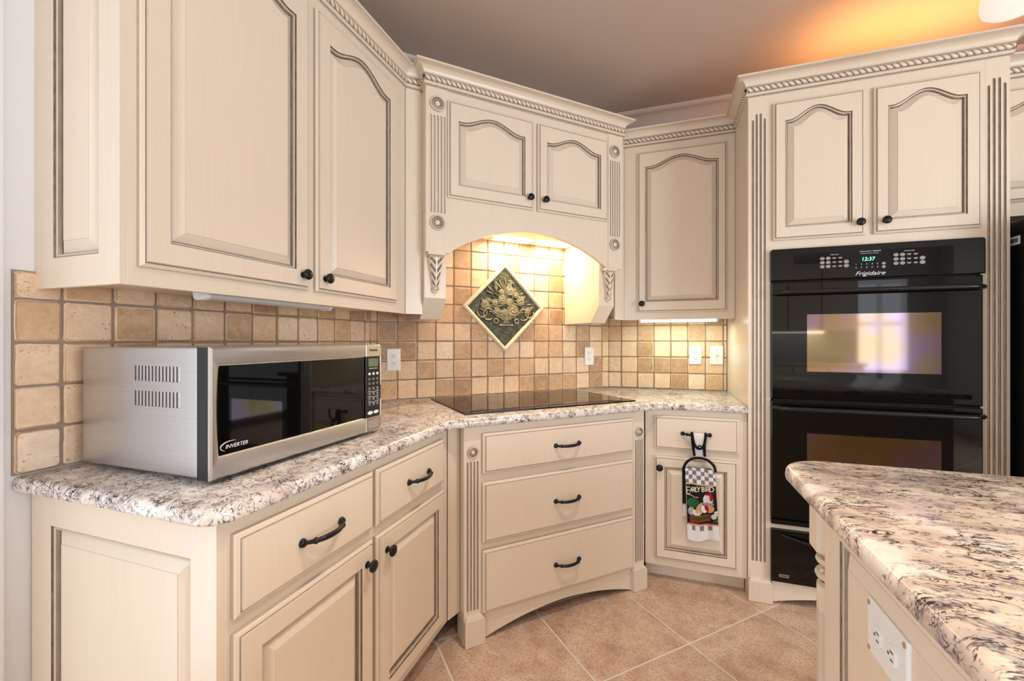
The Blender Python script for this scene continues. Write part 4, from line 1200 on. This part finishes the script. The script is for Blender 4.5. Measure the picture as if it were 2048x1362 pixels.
for j in range(NR + 1):
    for i in range(NR + 1):
        a, b = -1 + 2 * i / NR, -1 + 2 * j / NR
        x, y = (a - b) / 2, (a + b) / 2
        h = relief(x, y); n_ = n2(x, y)
        mb.V(MX + x * H, -.0125 - .014 * h - .0022 * n_, MZ + y * H)
        hh = max(0, min(1, h + .12 * n_))
        dark = (.022, .026, .018); verd = (.075, .095, .065); gold = (.40, .315, .17)
        p = (lambda A, B, k: tuple(A[q] + (B[q] - A[q]) * k for q in range(3)))
        col = p(dark, verd, max(0, min(1, .5 + .6 * n_))) if hh < .35 else p(verd, gold, max(0, min(1, (hh - .46) * 2.1)))
        if h == 0 and n_ > .1: col = p(col, (.24, .20, .11), min(.8, (n_ - .1) * 1.6))
        mb.c.append(col)
W_ = NR + 1
for j in range(NR):
    for i in range(NR): mb.F((j * W_ + i, j * W_ + i + 1, (j + 1) * W_ + i + 1, (j + 1) * W_ + i))
obj('relief_tile', mb, RELIEF, t, smooth=70, fix=False)
mb = MB(); mb.prism([(MX + dx * (MH - .012), MZ + dz * (MH - .012)) for dx, dz in ((-1, 0), (0, -1), (1, 0), (0, 1))], -.0095, -.006); obj('backer', mb, GROUT, t)
bw = .0255
for k in range(4):
    ca, cb = [(0, 1), (1, 0), (0, -1), (-1, 0)][k], [(0, 1), (1, 0), (0, -1), (-1, 0)][(k + 1) % 4]
    inn = Vector((-(ca[0] + cb[0]) / R2, -(ca[1] + cb[1]) / R2))
    A, B = Vector(ca) * MH, Vector(cb) * MH; M_ = (A + B) / 2; dr_ = (B - A).normalized()
    for half in (0, 1):
        s, e = (A, M_ - dr_ * .0008) if half == 0 else (M_ + dr_ * .0008, B)
        L = []
        for st in range(9):
            f = st / 8; ring_ = []
            for q in range(9):
                th = PI * q / 8; o_ = bw / 2 - bw / 2 * math.cos(th); yy = -.0085 - .0175 * math.sin(th) ** .8
                # mitre: slide the ends along the strip where it meets a corner
                ss = s + inn * o_ + (dr_ * o_ if half == 0 else Vector((0, 0)))
                ee = e + inn * o_ - (dr_ * o_ if half == 1 else Vector((0, 0)))
                p = ss.lerp(ee, f); ring_.append((MX + p.x, yy, MZ + p.y))
            L.append(ring_)
        mb = MB(); mb.loops(L, False, 0, None, True, True)
        mb.F([mb.V(*L[0][0]), mb.V(*L[-1][0]), mb.V(*L[-1][-1]), mb.V(*L[0][-1])])
        obj('pencil_trim', mb, PENCIL, t, smooth=50)
for o in list(scene.objects):
    if o.name == 'wall_medallion' or o.name == 'cooktop': pass

# ------------------------------------------------------------------ lights
def area(name, loc, rot, sx, sy, power, col=(1, 1, 1), shape='RECTANGLE'):
    l = bpy.data.lights.new(name, 'AREA'); l.shape = shape; l.size = sx; l.size_y = sy; l.energy = power; l.color = col
    o = bpy.data.objects.new(name, l); C.objects.link(o); o.location = loc; o.rotation_euler = rot; return o
DAY = (.88, .94, 1.)
area('window_and_fill_light', (-.30, RY0 + .06, 1.05), (PI / 2, 0, 0), 1.6, 1.95, 13, DAY)
area('window_and_fill_light', (3.175, RY0 + .06, 1.5), (PI / 2, 0, 0), .6, 1.4, 3.5, DAY)
WARM = (1., .88, .75)
area('window_and_fill_light', (RX1 - .06, -.6, 1.12), (PI / 2, 0, PI / 2), 2.2, 2.0, 90, (.84, .92, 1.))  # added fill at the made-up right window, brightens the cabinet fronts
area('window_and_fill_light', (XW - .02, (LD0 + LD1) / 2, 1.18), (PI / 2, 0, -PI / 2), 1.45, 2.0, 4.5, (.70, .86, 1.))
for x, y, p in ((.12, 1.25, 13), (.55, .2, 11), (-.2, -1.2, 9), (1.9, .6, 8), (2.0, -1.6, 9)):
    l = bpy.data.lights.new('recessed_light', 'SPOT'); l.energy = p * 4.4; l.color = WARM; l.spot_size = math.radians(104); l.spot_blend = .7; l.shadow_soft_size = .07
    o = bpy.data.objects.new('recessed_light', l); C.objects.link(o); o.location = (x, y, CEIL - .02)
# lamp lenses that are modelled above do the visible glow; these carry their light
M = FDU.w(1.09, .29, 1.818)
for s in (1.09, 1.36): area('hood_lamp', FDU.w(s, .29, 1.818), (0, 0, PI / 4), .20, .08, 1.9, (1., .74, .42))
area('fluorescent_tube', FRU.w(.112, .085, 1.352), (0, 0, 0), .40, .05, 1.1, (.93, 1., .80))
area('cabinet_top_lamp', (1.12, 2.47, 2.515), (PI, 0, 0), .75, .35, 3.0, (1., .44, .11))
w = bpy.data.worlds.new('sky'); scene.world = w; w.use_nodes = True
bg = w.node_tree.nodes['Background']; bg.inputs['Color'].default_value = (.90, .95, 1., 1); bg.inputs['Strength'].default_value = 1.4

# ------------------------------------------------------------------ camera
cam = bpy.data.cameras.new('camera'); co = bpy.data.objects.new('camera', cam); C.objects.link(co)
cam.sensor_width = 36.; cam.lens = 849.86 / 2048 * 36; cam.clip_start = .02
co.location = (0, 0, 1.24255); co.rotation_euler = (PI / 2, 0, .330385)
scene.camera = co
scene.view_settings.view_transform = 'Standard'; scene.view_settings.look = 'None'
scene.view_settings.exposure = .56; scene.view_settings.gamma = 1.
scene.view_settings.use_curve_mapping = False
